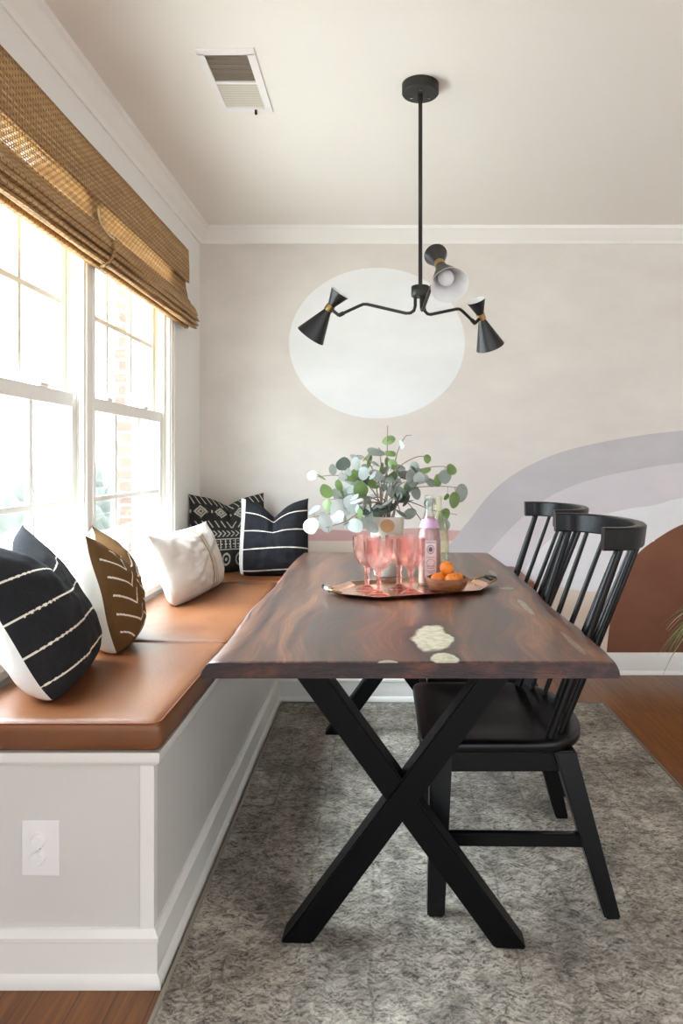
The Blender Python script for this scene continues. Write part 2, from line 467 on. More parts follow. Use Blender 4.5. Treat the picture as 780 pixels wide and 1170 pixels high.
# ------------------------------------------------------------------ room shell
XL, YB, ZC, XR, YF = -1.0, 3.852, 2.45, 3.3, -2.6
WY = [(1.468, 2.345), (2.376, 3.254)]; WZ0, WZ1 = .67, 2.17
TH = .16
struct('floor', box(BM(), (XL-TH, YF, -.05), (XR+.1, YB+.1, 0)), 'floor')
struct('ceiling', box(BM(), (XL-TH, YF, ZC), (XR+.1, YB+.1, ZC+.05)), 'ceiling')
bm = BM()
def wl(y0, y1, z0, z1): box(bm, (XL-TH, y0, z0), (XL, y1, z1))
wl(YF, WY[0][0], 0, ZC); wl(WY[0][0], WY[1][1], 0, WZ0); wl(WY[0][0], WY[1][1], WZ1, ZC); wl(WY[1][1], YB, 0, ZC); wl(WY[0][1], WY[1][0], WZ0, WZ1)
struct('wall_left', bm, 'white_wall')
struct('wall_right', box(BM(), (XR, YF, 0), (XR+.1, YB, ZC)), 'white_wall')

# back wall with the painted mural, one flat surface split along the colour edges
def interp(pts, x):
    if x <= pts[0][0]: return None
    if x >= pts[-1][0]: return None
    for (x0, y0), (x1, y1) in zip(pts, pts[1:]):
        if x0 <= x <= x1: return y0+(y1-y0)*(x-x0)/(x1-x0)
def dens(pts):
    v = smooth_path([(p[0], p[1], 0) for p in pts], 6); return [(p.x, p.y) for p in v]
Gc = dens([(440,860),(448,780),(465,715),(484,672),(507,631),(536,594),(561,563),(590,540),(626,522),(661,511),(715,500),(780,492),(860,489),(940,500),(1020,530),(1075,580),(1110,660),(1125,860)])
Lc = dens([(500,860),(508,780),(521,710),(538,664),(559,631),(590,597),(618,574),(643,560),(679,547),(730,536),(780,529),(850,528),(920,540),(985,575),(1030,640),(1050,740),(1055,860)])
Mc = dens([(560,860),(566,780),(580,700),(600,650),(630,615),(668,594),(715,582),(748,577),(780,569),(850,566),(910,585),(960,630),(985,700),(995,860)])
Bc = dens([(690,860),(692,760),(698,700),(707,665),(719,646),(730,631),(751,615),(780,599),(820,590),(860,598),(900,630),(925,690),(935,780),(940,860)])
CX, CY, RX, RY = 430.5, 392, 100.5, 86
def ell(x):
    u = (x-CX)/RX
    if abs(u) >= 1: return None
    s = (1-u*u)**.5*RY; return CY-s, CY+s
kb = YB/F
def zpx(y): return H-(y-VY)*kb
def wallmat(x, y):
    e = ell(x)
    if e and e[0] < y < e[1]: return 1
    for pts, m in ((Bc, 5), (Mc, 4), (Lc, 3), (Gc, 2)):
        t = interp(pts, x)
        if t is not None and y > t:
            if m == 4 and y > 668+8*math.sin(x*.03): return 7  # lower part of the white arch turns sand beige
            return m
    if y > 618: return 7
    if y > 605+1.5*math.sin(x*.05): return 6
    return 0
bm = BM()
xs0 = VX+(XL-.1)/kb; xs1 = VX+XR/kb
xs = []
x = xs0
while x < xs1: xs.append(x); x += 3.0
xs += [CX-RX+.01, CX-RX+.5, CX-RX+1.2, CX+RX-.01, CX+RX-.5, CX+RX-1.2, xs1]
xs = sorted(set(xs))
def bounds(x):
    b = []
    e = ell(x)
    b += list(e) if e else [CY, CY]
    for pts in (Gc, Lc, Mc, Bc):
        t = interp(pts, x); b.append(t if t is not None else 860)
    b += [605+1.5*math.sin(x*.05), 618, 668+8*math.sin(x*.03)]
    return b
ytop = VY-(ZC-H)/kb; ybot = VY+H/kb
for x0, x1 in zip(xs, xs[1:]):
    xm = (x0+x1)/2
    b0, b1, bmid = bounds(x0+1e-4), bounds(x1-1e-4), bounds(xm)
    tr = [(ytop, ytop, ytop)]+sorted(zip(bmid, b0, b1))+[(ybot, ybot, ybot)]
    tr = [(min(max(a, ytop), ybot), min(max(b, ytop), ybot), min(max(c, ytop), ybot)) for a, b, c in tr]
    # keep per-edge order monotone so quads never cross
    for i in range(1, len(tr)):
        a, b, c = tr[i]; tr[i] = (a, max(b, tr[i-1][1]), max(c, tr[i-1][2]))
    for (m0, a0, c0), (m1, a1, c1) in zip(tr, tr[1:]):
        if m1-m0 < 1e-5 and a1-a0 < 1e-5 and c1-c0 < 1e-5: continue
        X0, X1 = (x0-VX)*kb, (x1-VX)*kb
        vs = [bm.verts.new((X0, YB, zpx(a0))), bm.verts.new((X0, YB, zpx(a1))), bm.verts.new((X1, YB, zpx(c1))), bm.verts.new((X1, YB, zpx(c0)))]
        try: f = bm.faces.new(vs)
        except Exception: continue
        f.material_index = wallmat(xm, (m0+m1)/2)
bmesh.ops.remove_doubles(bm, verts=bm.verts, dist=1e-6)
box(bm, (XL-TH, YB+.004, 0), (XR+.1, YB+.12, ZC), mi=0)
struct('wall_back', bm, ['m_base', 'm_sun', 'm_grey', 'm_lav', 'm_white', 'm_brown', 'm_mauve', 'm_sand'])

# crown mouldings
cp = [(0, ZC-.085), (.008, ZC-.085), (.012, ZC-.072), (.02, ZC-.066), (.045, ZC-.03), (.052, ZC-.022), (.058, ZC-.018), (.062, ZC-.0), (0, ZC)]
struct('trim_1', sweep(BM(), [(XL, YF), (XL, YB), (XR, YB), (XR, YF)], cp), 'trim', 'auto')
bp = [(0, 0), (.022, 0), (.02, .015), (.014, .022), (.014, .095), (.010, .108), (.004, .118), (0, .118)]
struct('baseboard_back', sweep(BM(), [(.70, YB), (XR, YB)], bp), 'trim', 'auto')
struct('baseboard_right', sweep(BM(), [(XR, YB), (XR, YF)], bp), 'trim', 'auto')
struct('baseboard_left', sweep(BM(), [(XL, YF), (XL, 1.55)], bp), 'trim', 'auto')

# window casing (trim), stool and apron
bm = BM()
y0, y1 = WY[0][0], WY[1][1]
cas = .085
for (a, b) in ((y0-cas, y0), (2.314, 2.407), (y1, y1+cas)):
    box(bm, (XL-.002, a, .665), (XL+.016, b, WZ1+.04), .003)
    box(bm, (XL+.014, a+.012, .665), (XL+.022, a+.024, WZ1+.035), .002)
    box(bm, (XL+.014, b-.024, .665), (XL+.022, b-.012, WZ1+.035), .002)
box(bm, (XL-.002, y0-cas, WZ1), (XL+.017, y1+cas, WZ1+.04), .003)
struct('trim_2', bm, 'trim')
bm = BM()
box(bm, (XL-.09, y0-.1, .655), (XL+.034, y1+.1, .678), .006, 3)
box(bm, (XL-.002, y0-.08, .600), (XL+.018, y1+.08, .656), .004)
box(bm, (XL+.014, y0-.08, .625), (XL+.026, y1+.08, .656), .004)
struct('trim_3', bm, 'trim')

def window(nm, a, b):
    root = empty(nm, (XL-.06, (a+b)/2, WZ0)); root['kind'] = 'structure'
    L = root.location
    zr0, zr1 = 1.348, 1.395
    bm = BM()   # jamb liner
    xo, xi = XL-.13, XL-.004
    for (p, q) in ((a, a+.014), (b-.014, b)): box(bm, (xo, p, WZ0), (xi, q, WZ1))
    box(bm, (xo, a, WZ1-.014), (xi, b, WZ1)); box(bm, (xo, a, WZ0), (xi, b, WZ0+.012))
    for (p, q) in ((a+.013, a+.022), (b-.022, b-.013)):
        box(bm, (XL-.046, p, WZ0), (XL-.040, q, WZ1)); box(bm, (XL-.012, p, WZ0), (XL-.006, q, WZ1))
    obj('window_frame', bm, 'vinyl', root, loc=L)
    def sash(nm2, x, z0, z1, zb, zt, zm, mat):
        st = .042; t = .026
        bm = BM()
        box(bm, (x-t/2, a+.012, z0), (x+t/2, a+.012+st, z1), .003); box(bm, (x-t/2, b-.012-st, z0), (x+t/2, b-.012, z1), .003)
        box(bm, (x-t/2+.001, a+.05, z0+.0005), (x+t/2-.001, b-.05, zb), .002); box(bm, (x-t/2+.001, a+.05, zt), (x+t/2-.001, b-.05, z1-.0005), .002)
        ga, gb = a+.012+st, b-.012-st
        for k in (1, 2):
            y = ga+(gb-ga)*k/3; box(bm, (x-.008, y-.0095, zb), (x+.008, y+.0095, zt), .002)
        box(bm, (x-.008, ga, zm-.0095), (x+.0085, gb, zm+.0095), .002)
        s = obj(nm2, bm, mat, root, loc=L); s.location = (0, 0, 0)
        g = obj('pane', box(BM(), (x-.0025, ga-.004, zb-.004), (x+.0025, gb+.004, zt+.004)), 'pane', s, loc=L); g.location = (0, 0, 0)
        return s
    s = sash('lower_sash', XL-.026, WZ0+.012, zr1, .735, zr0, 1.035, 'trim')
    bm = BM(); ym = (a+b)/2
    for q in (ym-.2, ym+.2): box(bm, (XL-.03, q-.025, zr1), (XL-.012, q+.025, zr1+.012), .003)
    l = obj('sash_lock', bm, 'vinyl', s, loc=L); l.location = (0, 0, 0)
    sash('upper_sash', XL-.060, zr0+.002, WZ1-.012, zr1, 2.115, 1.695, 'cream_vinyl')
    for ch in root.children:
        if ch.name.startswith('window_frame'): ch.location = (0, 0, 0)
window('window_1', *WY[0]); window('window_2', *WY[1])

# ------------------------------------------------------------------ outside
struct('ground', box(BM(), (-30, -20, -.5), (XL-TH-.01, 30, -.45)), 'lawn')
bm = BM(); box(bm, (-1.66, 4.35, -.45), (-1.50, 4.7, 3.2))
o = obj('brick_pier', bm, 'brick', loc=(-1.58, 4.5, -.45)); tag(o, 'pale brick pier of the house outside the right-hand window', 'pillar')
bm = BM(); box(bm, (-1.50, 4.36, -.45), (-1.17, 4.7, 3.2)); 
for k in range(5): box(bm, (-1.49, 4.352, -.4+k*.7), (-1.19, 4.37, .26+k*.7), .004)
o = obj('white_corner_post', bm, 'trim', loc=(-1.33, 4.5, -.45)); tag(o, 'white panelled corner post beside the brick pier outside', 'pillar')
random.seed(4)
bm = BM()
for k in range(26):
    cx, cy = -6.2+random.uniform(-.5, .5), 5+k*.42
    r = bmesh.ops.create_icosphere(bm, subdivisions=4, radius=.8+random.uniform(-.15, .2))
    for v in r['verts']:
        p = v.co.copy(); v.co = p*(1+.35*noise.noise(p*4+Vector((k, 0, 0)))+.12*noise.noise(p*14)) + Vector((cx, cy, .15+.1*math.sin(k)))
o = obj('garden_hedge', bm, 'hedge', smooth=True, loc=(-6.2, 10, -.45)); tag(o, 'washed-out green hedge seen far outside through the windows', 'hedge')

# ------------------------------------------------------------------ banquette
root = empty('banquette_bench', (-.55, 2.6, 0))
tag(root, 'white painted L-shaped built-in bench along window and mural wall', 'bench')
L = Vector(root.location)
def part(name, bm, mats, parent=root, smooth=False):
    o = obj(name, bm, mats, None, smooth, loc=Vector(parent_world(parent))); o.parent = parent; o.location = (0, 0, 0); return o
def parent_world(p):
    v = Vector((0, 0, 0))
    while p is not None: v += Vector(p.location); p = p.parent
    return v
PX, PY, PYF, PXE = -.51, 1.568, 3.405, .70
bm = BM()
poly = [(XL+.001, PY), (PX, PY), (PX, PYF), (PXE, PYF), (PXE, YB-.001), (XL+.001, YB-.001)]
prism(bm, [(x, y, .001) for x, y in poly], (0, 0, .494))
part('bench_panel', bm, 'bench_paint')
path = [(XL+.001, PY), (PX, PY), (PX, PYF), (PXE, PYF), (PXE, YB-.001)]
part('bench_cap', sweep(BM(), path, [(-.02, .492), (.008, .492), (.012, .497), (.016, .500), (.018, .505), (.018, .524), (-.02, .524)]), 'trim', smooth='auto')
part('bench_baseboard', sweep(BM(), path, [(-.01, .001), (.022, .001), (.021, .014), (.016, .024), (.011, .03), (.011, .098), (.014, .101), (.014, .11), (.008, .117), (.005, .126), (-.01, .126)]), 'trim', smooth='auto')
bm = BM(); box(bm, (PX-.03, PY-.004, .12), (PX+.0015, PY+.02, .494), .001); 
part('corner_board', bm, 'trim')

def cushion(name, x0, y0, x1, y1, label, rr=.022):
    c = ((x0+x1)/2, (y0+y1)/2, .525)
    bm = BM(); n = 24; hx, hy = (x1-x0)/2, (y1-y0)/2
    # rounded slab from a subdivided cube with a crowned, slightly uneven top
    box(bm, (-hx, -hy, 0), (hx, hy, .07), rr, 4)
    bmesh.ops.subdivide_edges(bm, edges=[e for e in bm.edges if e.calc_length() > .3], cuts=14, use_grid_fill=True)
    for v in bm.verts:
        if v.co.z > .05:
            u, w = v.co.x/hx, v.co.y/hy
            k = max(0, 1-u**6)*max(0, 1-w**8)
            v.co.z += .004*k + .0018*noise.noise(Vector((v.co.x*6+c[0], v.co.y*6, 1)))*k
    root = obj(name, bm, 'leather', smooth=True); root.location = c
    def rim(z, off):
        pts = []; r = .022
        for (sx, sy, a0) in ((1, 1, 0), (-1, 1, 90), (-1, -1, 180), (1, -1, 270)):
            for k in range(5):
                a = math.radians(a0+k*22.5); pts.append(Vector((sx*(hx-r)+r*math.cos(a)-sx*off, sy*(hy-r)+r*math.sin(a)-sy*off, z)))
        pts.append(pts[0]); return pts
    s = obj('seam', tube(BM(), rim(.0635, .006), .0022, 6, False), 'seam', root, True)
    tag(root, label, 'seat cushion')
    return root
cushion('bench_cushion', XL+.022, 1.545, -.487, 2.236, 'cognac leather bench cushion nearest the camera, under the left striped pillow')
cushion('bench_cushion', XL+.022, 2.238, -.487, 3.335, 'cognac leather bench cushion under the window, beneath the white lumbar pillow')
cushion('bench_cushion', XL+.022, 3.337, .735, YB-.004, 'cognac leather bench cushion along the mural wall behind the table')

# outlet on the bench end
root = empty('power_outlet', at_y(47, 968, PY)-Vector((0, .0005, 0))); tag(root, 'white outlet plate with two round plug covers on bench end', 'outlet')
L = root.location
bm = BM(); box(bm, (-.042, -.005, -.062), (.042, .0, .062), .003, 3); obj('cover_plate', bm, 'plastic', root)
for z in (.0185, -.0185):
    bm = BM(); lathe(bm, [(.001, 0), (.0148, 0), (.0152, .010), (.0135, .013), (.001, .0135)], 28, Matrix.Translation((-.002, -.004, z)) @ Matrix.Rotation(PI/2, 4, 'X'))
    obj('plug_cover', bm, 'plastic', root, 'auto')
bm = BM(); lathe(bm, [(.0005, 0), (.003, 0), (.002, .0015), (.0005, .0018)], 12, Matrix.Translation((0, -.005, 0)) @ Matrix.Rotation(PI/2, 4, 'X')); obj('screw', bm, 'silver', root)

# ------------------------------------------------------------------ rug
rx0, rx1, ry0, ry1 = -.484, 1.07, .5, 3.375
bm = BM(); box(bm, (rx0+.012, ry0+.012, .001), (rx1-.012, ry1-.012, .009))
root = obj('area_rug', bm, 'rug'); tag(root, 'large distressed grey patterned rug under the table and chairs', 'rug')
bm = BM(); r = .0055
tube(bm, [(rx0+r, ry0+r, r+.001), (rx1-r, ry0+r, r+.001), (rx1-r, ry1-r, r+.001), (rx0+r, ry1-r, r+.001), (rx0+r, ry0+r, r+.001)], r+.001, 8)
obj('rug_binding', bm, 'rug_edge', root, True)

# ------------------------------------------------------------------ table
TT, TB = .755, .723
Lp = [at_z(*p, TT) for p in [(237,757.5),(252,741),(268,724),(282,703),(290,691),(301,682),(313,671),(324,656),(334,643),(341,636),(347,631.5)]]
Rp = [at_z(*p, TT) for p in [(702,757.5),(697,749),(689,741),(672,727),(657,713),(643,703),(630,693),(619,683),(611,673),(600,664),(588,654),(577,645),(567,638),(557,631.5)]]
def by_y(pts, y):
    if y <= pts[0].y: return pts[0].x
    for p, q in zip(pts, pts[1:]):
        if p.y <= y <= q.y: return p.x+(q.x-p.x)*(y-p.y)/(q.y-p.y)
    return pts[-1].x
Y0, Y1 = 1.4405, 3.18
NS = 110; NX = 26
root = empty('dining_table', (.05, 2.3, 0)); tag(root, 'live-edge dark walnut dining table on black crossed legs', 'table')
bm = BM(); rows = []
for i in range(NS+1):
    y = Y0+(Y1-Y0)*i/NS
    def sm(pts): return sum(by_y(pts, min(max(y+d, Y0), Y1)) for d in (-.03, -.015, 0, .015, .03))/5
    xl, xr = sm(Lp), sm(Rp)
    j = .004*noise.noise(Vector((0, y*14, 0))); j2 = .004*noise.noise(Vector((5, y*14, 0)))
    xl += j; xr += j2
    ol = .016+.006*noise.noise(Vector((2, y*6, 3))); orr = .008+.006*noise.noise(Vector((9, y*6, 3)))
    row = [(xl+.03, TB), (xl-ol*.9, TB), (xl-ol, TB+.006), (xl-ol*.7, TB+.016), (xl-ol*.2, TT-.006), (xl+.003, TT-.001)]
    nl = len(row)
    for k in range(1, NX): row.append((xl+(xr-xl)*k/NX, TT))
    row += [(xr-.003, TT-.001), (xr+orr*.3, TT-.006), (xr+orr*.8, TT-.016), (xr+orr, TB+.006), (xr+orr*.8, TB), (xr-.03, TB)]
    rows.append([bm.verts.new((a, y, z)) for a, z in row])
m = len(rows[0])
for i in range(NS):
    for k in range(m):
        f = bm.faces.new((rows[i][k], rows[i][(k+1) % m], rows[i+1][(k+1) % m], rows[i+1][k]))
        f.material_index = 1 if (k < nl-1 or k >= nl+NX-1) else 0
        f.smooth = True
for r_ in (rows[0], rows[-1]):
    f = bm.faces.new(r_); f.material_index = 2
bmesh.ops.recalc_face_normals(bm, faces=bm.faces)
W = Vector(root.location)
# the wood pattern uses world-placed patches, so the slab keeps its origin at the world origin offset
o = obj('tabletop', bm, ['walnut', 'bark', 'endgrain']); o.parent = root; o.location = -W
def beam(x0, x1, z0, z1, y0, y1, hw=.038, bev=.004):
    bm = BM()
    prism(bm, [(x0-hw, y0, z0), (x0+hw, y0, z0), (x1+hw, y0, z1), (x1-hw, y0, z1)], (0, y1-y0, 0), bev=bev)
    return bm
def xframe(yc, rot):
    fr = empty('leg_frame', (0, 0, 0))
    bm = beam(-.205, .30, .010, .700, -.035, .035)
    bm2 = beam(.308, -.205, .010, .700, -.031, .031)
    parts = [('leg', bm), ('leg', bm2)]
    bm3 = BM(); box(bm3, (-.28, -.035, .700), (.38, .035, TB+.001), .003); parts.append(('mounting_plate', bm3))
    for nm, b in parts:
        bmesh.ops.transform(b, matrix=Matrix.Translation((.053, yc, 0)) @ Matrix.Rotation(rot, 4, 'Z') @ Matrix.Translation((-.053, 0, 0)), verts=b.verts)
        o = obj(nm, b, 'black_leg'); o.parent = root; o.location = -W
    bpy.data.objects.remove(fr)
xframe(1.705, math.radians(-2.5)); xframe(3.0, 0)

# ------------------------------------------------------------------ chairs
def chair():
    root = empty('spindle_chair', (.33, 2.04, .0095))
    Z = -.009
    # seat outline
    def outline(inset, n=14):
        pts = []
        x0 = -.23+inset; hw = .25-inset; r = .04
        for k in range(5):   # front corners
            a = PI+PI/2*k/4; pts.append((x0+r+r*math.cos(a), -(hw-r)+r*math.sin(a)))
        for k in range(25):
            a = -PI/2+PI*k/24
            c, s = math.cos(a), math.sin(a)
            pts.append((.045+(.18-inset)*abs(c)**.8, hw*(abs(s)**.75)*(1 if s > 0 else -1)))
        for k in range(5):
            a = PI/2+PI/2*k/4; pts.append((x0+r+r*math.cos(a), (hw-r)+r*math.sin(a)))
        return pts
    bm = BM(); rings = []
    zt, zb = .450+Z, .417+Z
    spec = [(.035, zb), (.008, zb), (0, zb+.009), (0, zt-.008), (.003, zt-.002), (.010, zt), (.03, zt-.001), (.06, zt-.006), (.10, zt-.010), (.16, zt-.012), (.22, zt-.012)]
    for ins, z in spec:
        if ins < .05: pts = outline(ins)
        else:
            s = 1-ins/.25; base = outline(.03); pts = [(px*s+(.01)*(1-s), py*s) for px, py in base]
        rings.append([bm.verts.new((x, y, z)) for x, y in pts])
    n = len(rings[0])
    for A, B in zip(rings, rings[1:]):
        for k in range(n): bm.faces.new((A[k], A[(k+1) % n], B[(k+1) % n], B[k]))
    bm.faces.new(rings[0]); bm.faces.new(rings[-1]); bmesh.ops.recalc_face_normals(bm, faces=bm.faces)
    obj('seat', bm, 'black_paint', root, True)
    bm = BM()
    box(bm, (-.20, -.205, .355+Z), (.165, -.183, .418+Z), .003); box(bm, (-.20, .183, .355+Z), (.165, .205, .418+Z), .003)
    box(bm, (-.20, -.19, .355+Z), (-.178, .19, .418+Z), .003); box(bm, (.145, -.19, .355+Z), (.167, .19, .418+Z), .003)
    obj('apron', bm, 'black_paint', root)
    def leg(top, foot, w0, w1):
        bm = BM(); vs = []
        for (c, w) in ((top, w0), (foot, w1)):
            vs.append([bm.verts.new((c[0]+sx*w/2, c[1]+sy*w/2, c[2])) for sx, sy in ((-1,-1),(1,-1),(1,1),(-1,1))])
        a, b = vs
        for k in range(4): bm.faces.new((a[k], a[(k+1) % 4], b[(k+1) % 4], b[k]))
        bm.faces.new(a); bm.faces.new(b); bmesh.ops.recalc_face_normals(bm, faces=bm.faces)
        bmesh.ops.bevel(bm, geom=list(bm.edges), offset=.004, segments=2, affect='EDGES')
        obj('leg', bm, 'black_paint', root)
    for s in (-1, 1):
        leg((-.175, s*.198, .418+Z), (-.192, s*.238, .0), .058, .044)
        leg((.145, s*.198, .418+Z), (.256, s*.250, .0), .058, .040)
    for s in (-1, 1):
        bm = BM(); t = 1-(.185)/.418
        xa = -.175-.017*t; xb = .145+.111*t; ya = s*(.198+.04*t); yb = s*(.198+.052*t)
        prism(bm, [(xa, ya-.011, .165), (xb, yb-.011, .165), (xb, yb+.011, .165), (xa, ya+.011, .165)], (0, 0, .034), bev=.003)
        obj('stretcher', bm, 'black_paint', root)
    # crest rail: horseshoe bow
    def bow(th, z=0): return Vector((.262+.128*math.cos(th), .245*math.sin(th), z))
    ths = [math.radians(-90+180*k/36) for k in range(37)]
    cl = [Vector((.235, -.245, 0))]+[bow(t) for t in ths]+[Vector((.235, .245, 0))]
    bm = BM(); rows = []
    for i, p in enumerate(cl):
        d = (cl[min(i+1, len(cl)-1)]-cl[max(i-1, 0)]).normalized(); nrm = Vector((d.y, -d.x, 0))
        hw = .015; z0, z1 = .941+Z, 1.0+Z
        lean = .006
        sec = [(-hw, z0+.004), (-hw+.004, z0), (hw-.004, z0), (hw, z0+.004), (hw+lean, z1-.004), (hw+lean-.004, z1), (-hw+lean+.004, z1), (-hw+lean, z1-.004)]
        rows.append([bm.verts.new(p+nrm*o_+Vector((0, 0, z))) for o_, z in sec])
    for A, B in zip(rows, rows[1:]):
        for k in range(8): bm.faces.new((A[k], A[(k+1) % 8], B[(k+1) % 8], B[k]))
    bm.faces.new(rows[0]); bm.faces.new(rows[-1]); bmesh.ops.recalc_face_normals(bm, faces=bm.faces)
    obj('crest_rail', bm, 'black_paint', root, 'auto')
    for deg in (-82, -58, -35, -12, 12, 35, 58, 82):
        th = math.radians(deg); post = abs(deg) > 80
        top = bow(th, .945+Z); bot = Vector((.095+.092*math.cos(th), .213*math.sin(th), .447+Z))
        r = .0125 if post else .0076
        pts = [bot.lerp(top, k/8) for k in range(9)]
        rs = [r*(.85+.25*math.sin(PI*min(1, (k/8)*.9+.1))) for k in range(9)]
        obj('back_post' if post else 'spindle', tube(BM(), pts, rs, 14), 'black_paint', root, 'auto')
    return root
c1 = chair(); tag(c1, 'black wooden spindle-back chair nearest the camera, tucked under the table', 'chair', 'black spindle chairs')
c2 = dup(c1, (.365, 2.69, .0095)); tag(c2, 'black wooden spindle-back chair farther away, behind the nearer chair', 'chair', 'black spindle chairs')

# ------------------------------------------------------------------ ceiling vent
root = empty('ceiling_vent', (-.488, 2.362, ZC)); tag(root, 'white rectangular air vent in the ceiling with two louvre banks', 'vent')
bm = BM(); hx, hy = .092, .195
for (a, b) in (((-hx, -hy), (hx, -hy+.03)), ((-hx, hy-.03), (hx, hy)), ((-hx, -hy+.02), (-hx+.022, hy-.02)), ((hx-.027, -hy+.02), (hx, hy-.02)), ((-hx+.02, -.008), (hx-.02, .003))):
    box(bm, (a[0], a[1], -.007), (b[0], b[1], 0), .002)
obj('frame', bm, 'plastic', root)
obj('duct', box(BM(), (-.07, -.165, -.001), (.065, .165, .03)), 'duct', root)
for (ya, yb, tilt, m_) in ((-.165, -.008, 55, 'grille_shaded'), (.003, .165, -30, 'grille_lit')):
    bm = BM(); n_ = 13
    for k in range(n_):
        yc = ya+(yb-ya)*(k+.5)/n_; w = (yb-ya)/n_*.62; t = math.radians(tilt)
        dy, dz = w*math.cos(t), w*math.sin(t)
        prism(bm, [(-.07, yc-dy, -.001-dz*.5), (-.07, yc+dy, -.001+dz*.5), (-.07, yc+dy, .0005+dz*.5), (-.07, yc-dy, .0005-dz*.5)], (.135, 0, 0))
    obj('louvre_bank', bm, m_, root)
bm = BM(); box(bm, (.028, hy-.022, -.02), (.036, hy-.014, -.002), .001); lathe(bm, [(.001, -.024), (.005, -.022), (.005, -.015), (.001, -.012)], 12, Matrix.Translation((.032, hy-.018, 0)))
obj('damper_lever', bm, 'dark_metal', root)

# ------------------------------------------------------------------ bamboo roman shade
root = empty('roman_shade', (XL+.02, 2.4, 2.22)); tag(root, 'woven bamboo roman shade pulled up above the two windows', 'window shade')
def extr(prof, y0, y1, n=1, jit=0):
    bm = BM(); rows = []; n = 60
    for i in range(n+1):
        y = y0+(y1-y0)*i/n
        rows.append([bm.verts.new((x+jit*noise.noise(Vector((y*3, k*.7, 1))), y, z+jit*noise.noise(Vector((y*3, k*.7, 7))))) for k, (x, z) in enumerate(prof)])
    m = len(prof)
    for i in range(n):
        for k in range(m): bm.faces.new((rows[i][k], rows[i+1][k], rows[i+1][(k+1) % m], rows[i][(k+1) % m]))
    bm.faces.new(rows[0]); bm.faces.new(rows[-1]); bmesh.ops.recalc_face_normals(bm, faces=bm.faces)
    return bm
SY0 = 1.36
def spart(nm, bm, mat): return part(nm, bm, mat, root, 'auto')
spart('headrail', box(BM(), (XL+.024, SY0+.01, 2.18), (XL+.032, 3.455, 2.215)), 'trim')
spart('valance', extr([(XL+.034, 2.218), (XL+.042, 2.218), (XL+.046, 2.13), (XL+.046, 2.056), (XL+.042, 2.052), (XL+.036, 2.056), (XL+.037, 2.13)], SY0, 3.475, jit=.002), 'woven')
spart('open_weave_panel', extr([(XL+.027, 2.15), (XL+.030, 2.15), (XL+.031, 2.04), (XL+.045, 1.972), (XL+.042, 1.971), (XL+.028, 2.04)], SY0+.01, 3.462, jit=.002), 'woven_open')
def el(cx, cz, a, b, rot, n=16):
    out = []
    for k in range(n):
        t = 2*PI*k/n; x, z = a*math.cos(t), b*math.sin(t); out.append((cx+x*math.cos(rot)-z*math.sin(rot), cz+x*math.sin(rot)+z*math.cos(rot)))
    return out
for (cx, cz, a, b, rot, e) in ((.045, 1.945, .036, .009, 1.9, 3.478), (.060, 1.925, .040, .012, 2.2, 3.49), (.062, 1.895, .044, .012, 2.35, 3.485), (.060, 1.868, .044, .012, 2.45, 3.47), (.052, 1.850, .044, .011, 2.5, 3.462)):
    spart('fold', extr(el(XL+cx, cz, a, b, rot), SY0+.01, e, jit=.004), 'woven')
spart('bottom_bar', box(BM(), (XL+.030, SY0+.01, 1.822), (XL+.05, 3.45, 1.845), .004), 'woven')
p0 = at_y(112, 236, 0); 
def on_x(px, py, X): Y = X*F/(px-VX); return Vector((X, Y, H-(py-VY)*Y/F))
spart('pull_cord', tube(BM(), smooth_path([on_x(112, 238, XL+.05), on_x(114, 252, XL+.052), on_x(119, 262, XL+.058), on_x(126, 270, XL+.066), on_x(131, 274, XL+.07)], 5), .0035, 8), 'cord')
spart('cord_loop', tube(BM(), smooth_path([on_x(128, 274, XL+.07), on_x(131, 286, XL+.10), on_x(127, 297, XL+.104), on_x(121, 303, XL+.095), on_x(116, 304, XL+.06)], 5), .005, 8), 'woven')

# ------------------------------------------------------------------ pendant
PC = Vector((.131, 2.38, ZC))
root = empty('pendant_light', PC); tag(root, 'black three-arm ceiling lamp with double-cone shades and brass collars', 'ceiling lamp')
bm = BM(); lathe(bm, [(.001, 0), (.0625, 0), (.0625, -.03), (.060, -.033), (.001, -.034)], 40); obj('canopy', bm, 'black_metal', root, 'auto')
for a in (.6, 2.6, 4.7):
    bm = BM(); lathe(bm, [(.0005, -.033), (.0045, -.033), (.0045, -.037), (.0005, -.039)], 12, Matrix.Translation((.035*math.cos(a), .035*math.sin(a), 0))); obj('canopy_screw', bm, 'silver', root)
zh = 1.765-ZC
bm = BM(); tube(bm, [(0, 0, -.03), (0, 0, -.06)], .0095, 14); tube(bm, [(0, 0, -.05), (0, 0, zh+.005)], .0068, 14); obj('rod', bm, 'black_metal', root, 'auto')
bm = BM(); lathe(bm, [(.001, zh), (.029, zh), (.031, zh-.003), (.031, zh-.033), (.029, zh-.036), (.001, zh-.036)], 32); obj('hub', bm, 'black_metal', root, 'auto')
def rotto(d): return Vector((0, 0, 1)).rotation_difference(Vector(d).normalized()).to_matrix().to_4x4()
arms = [(163, Vector((-.58, .26, -.77)), 1.712, .33), (43, Vector((.35, .42, -.86)), 1.706, .325), (277, Vector((.16, -.76, -.70)), 1.745, .33)]
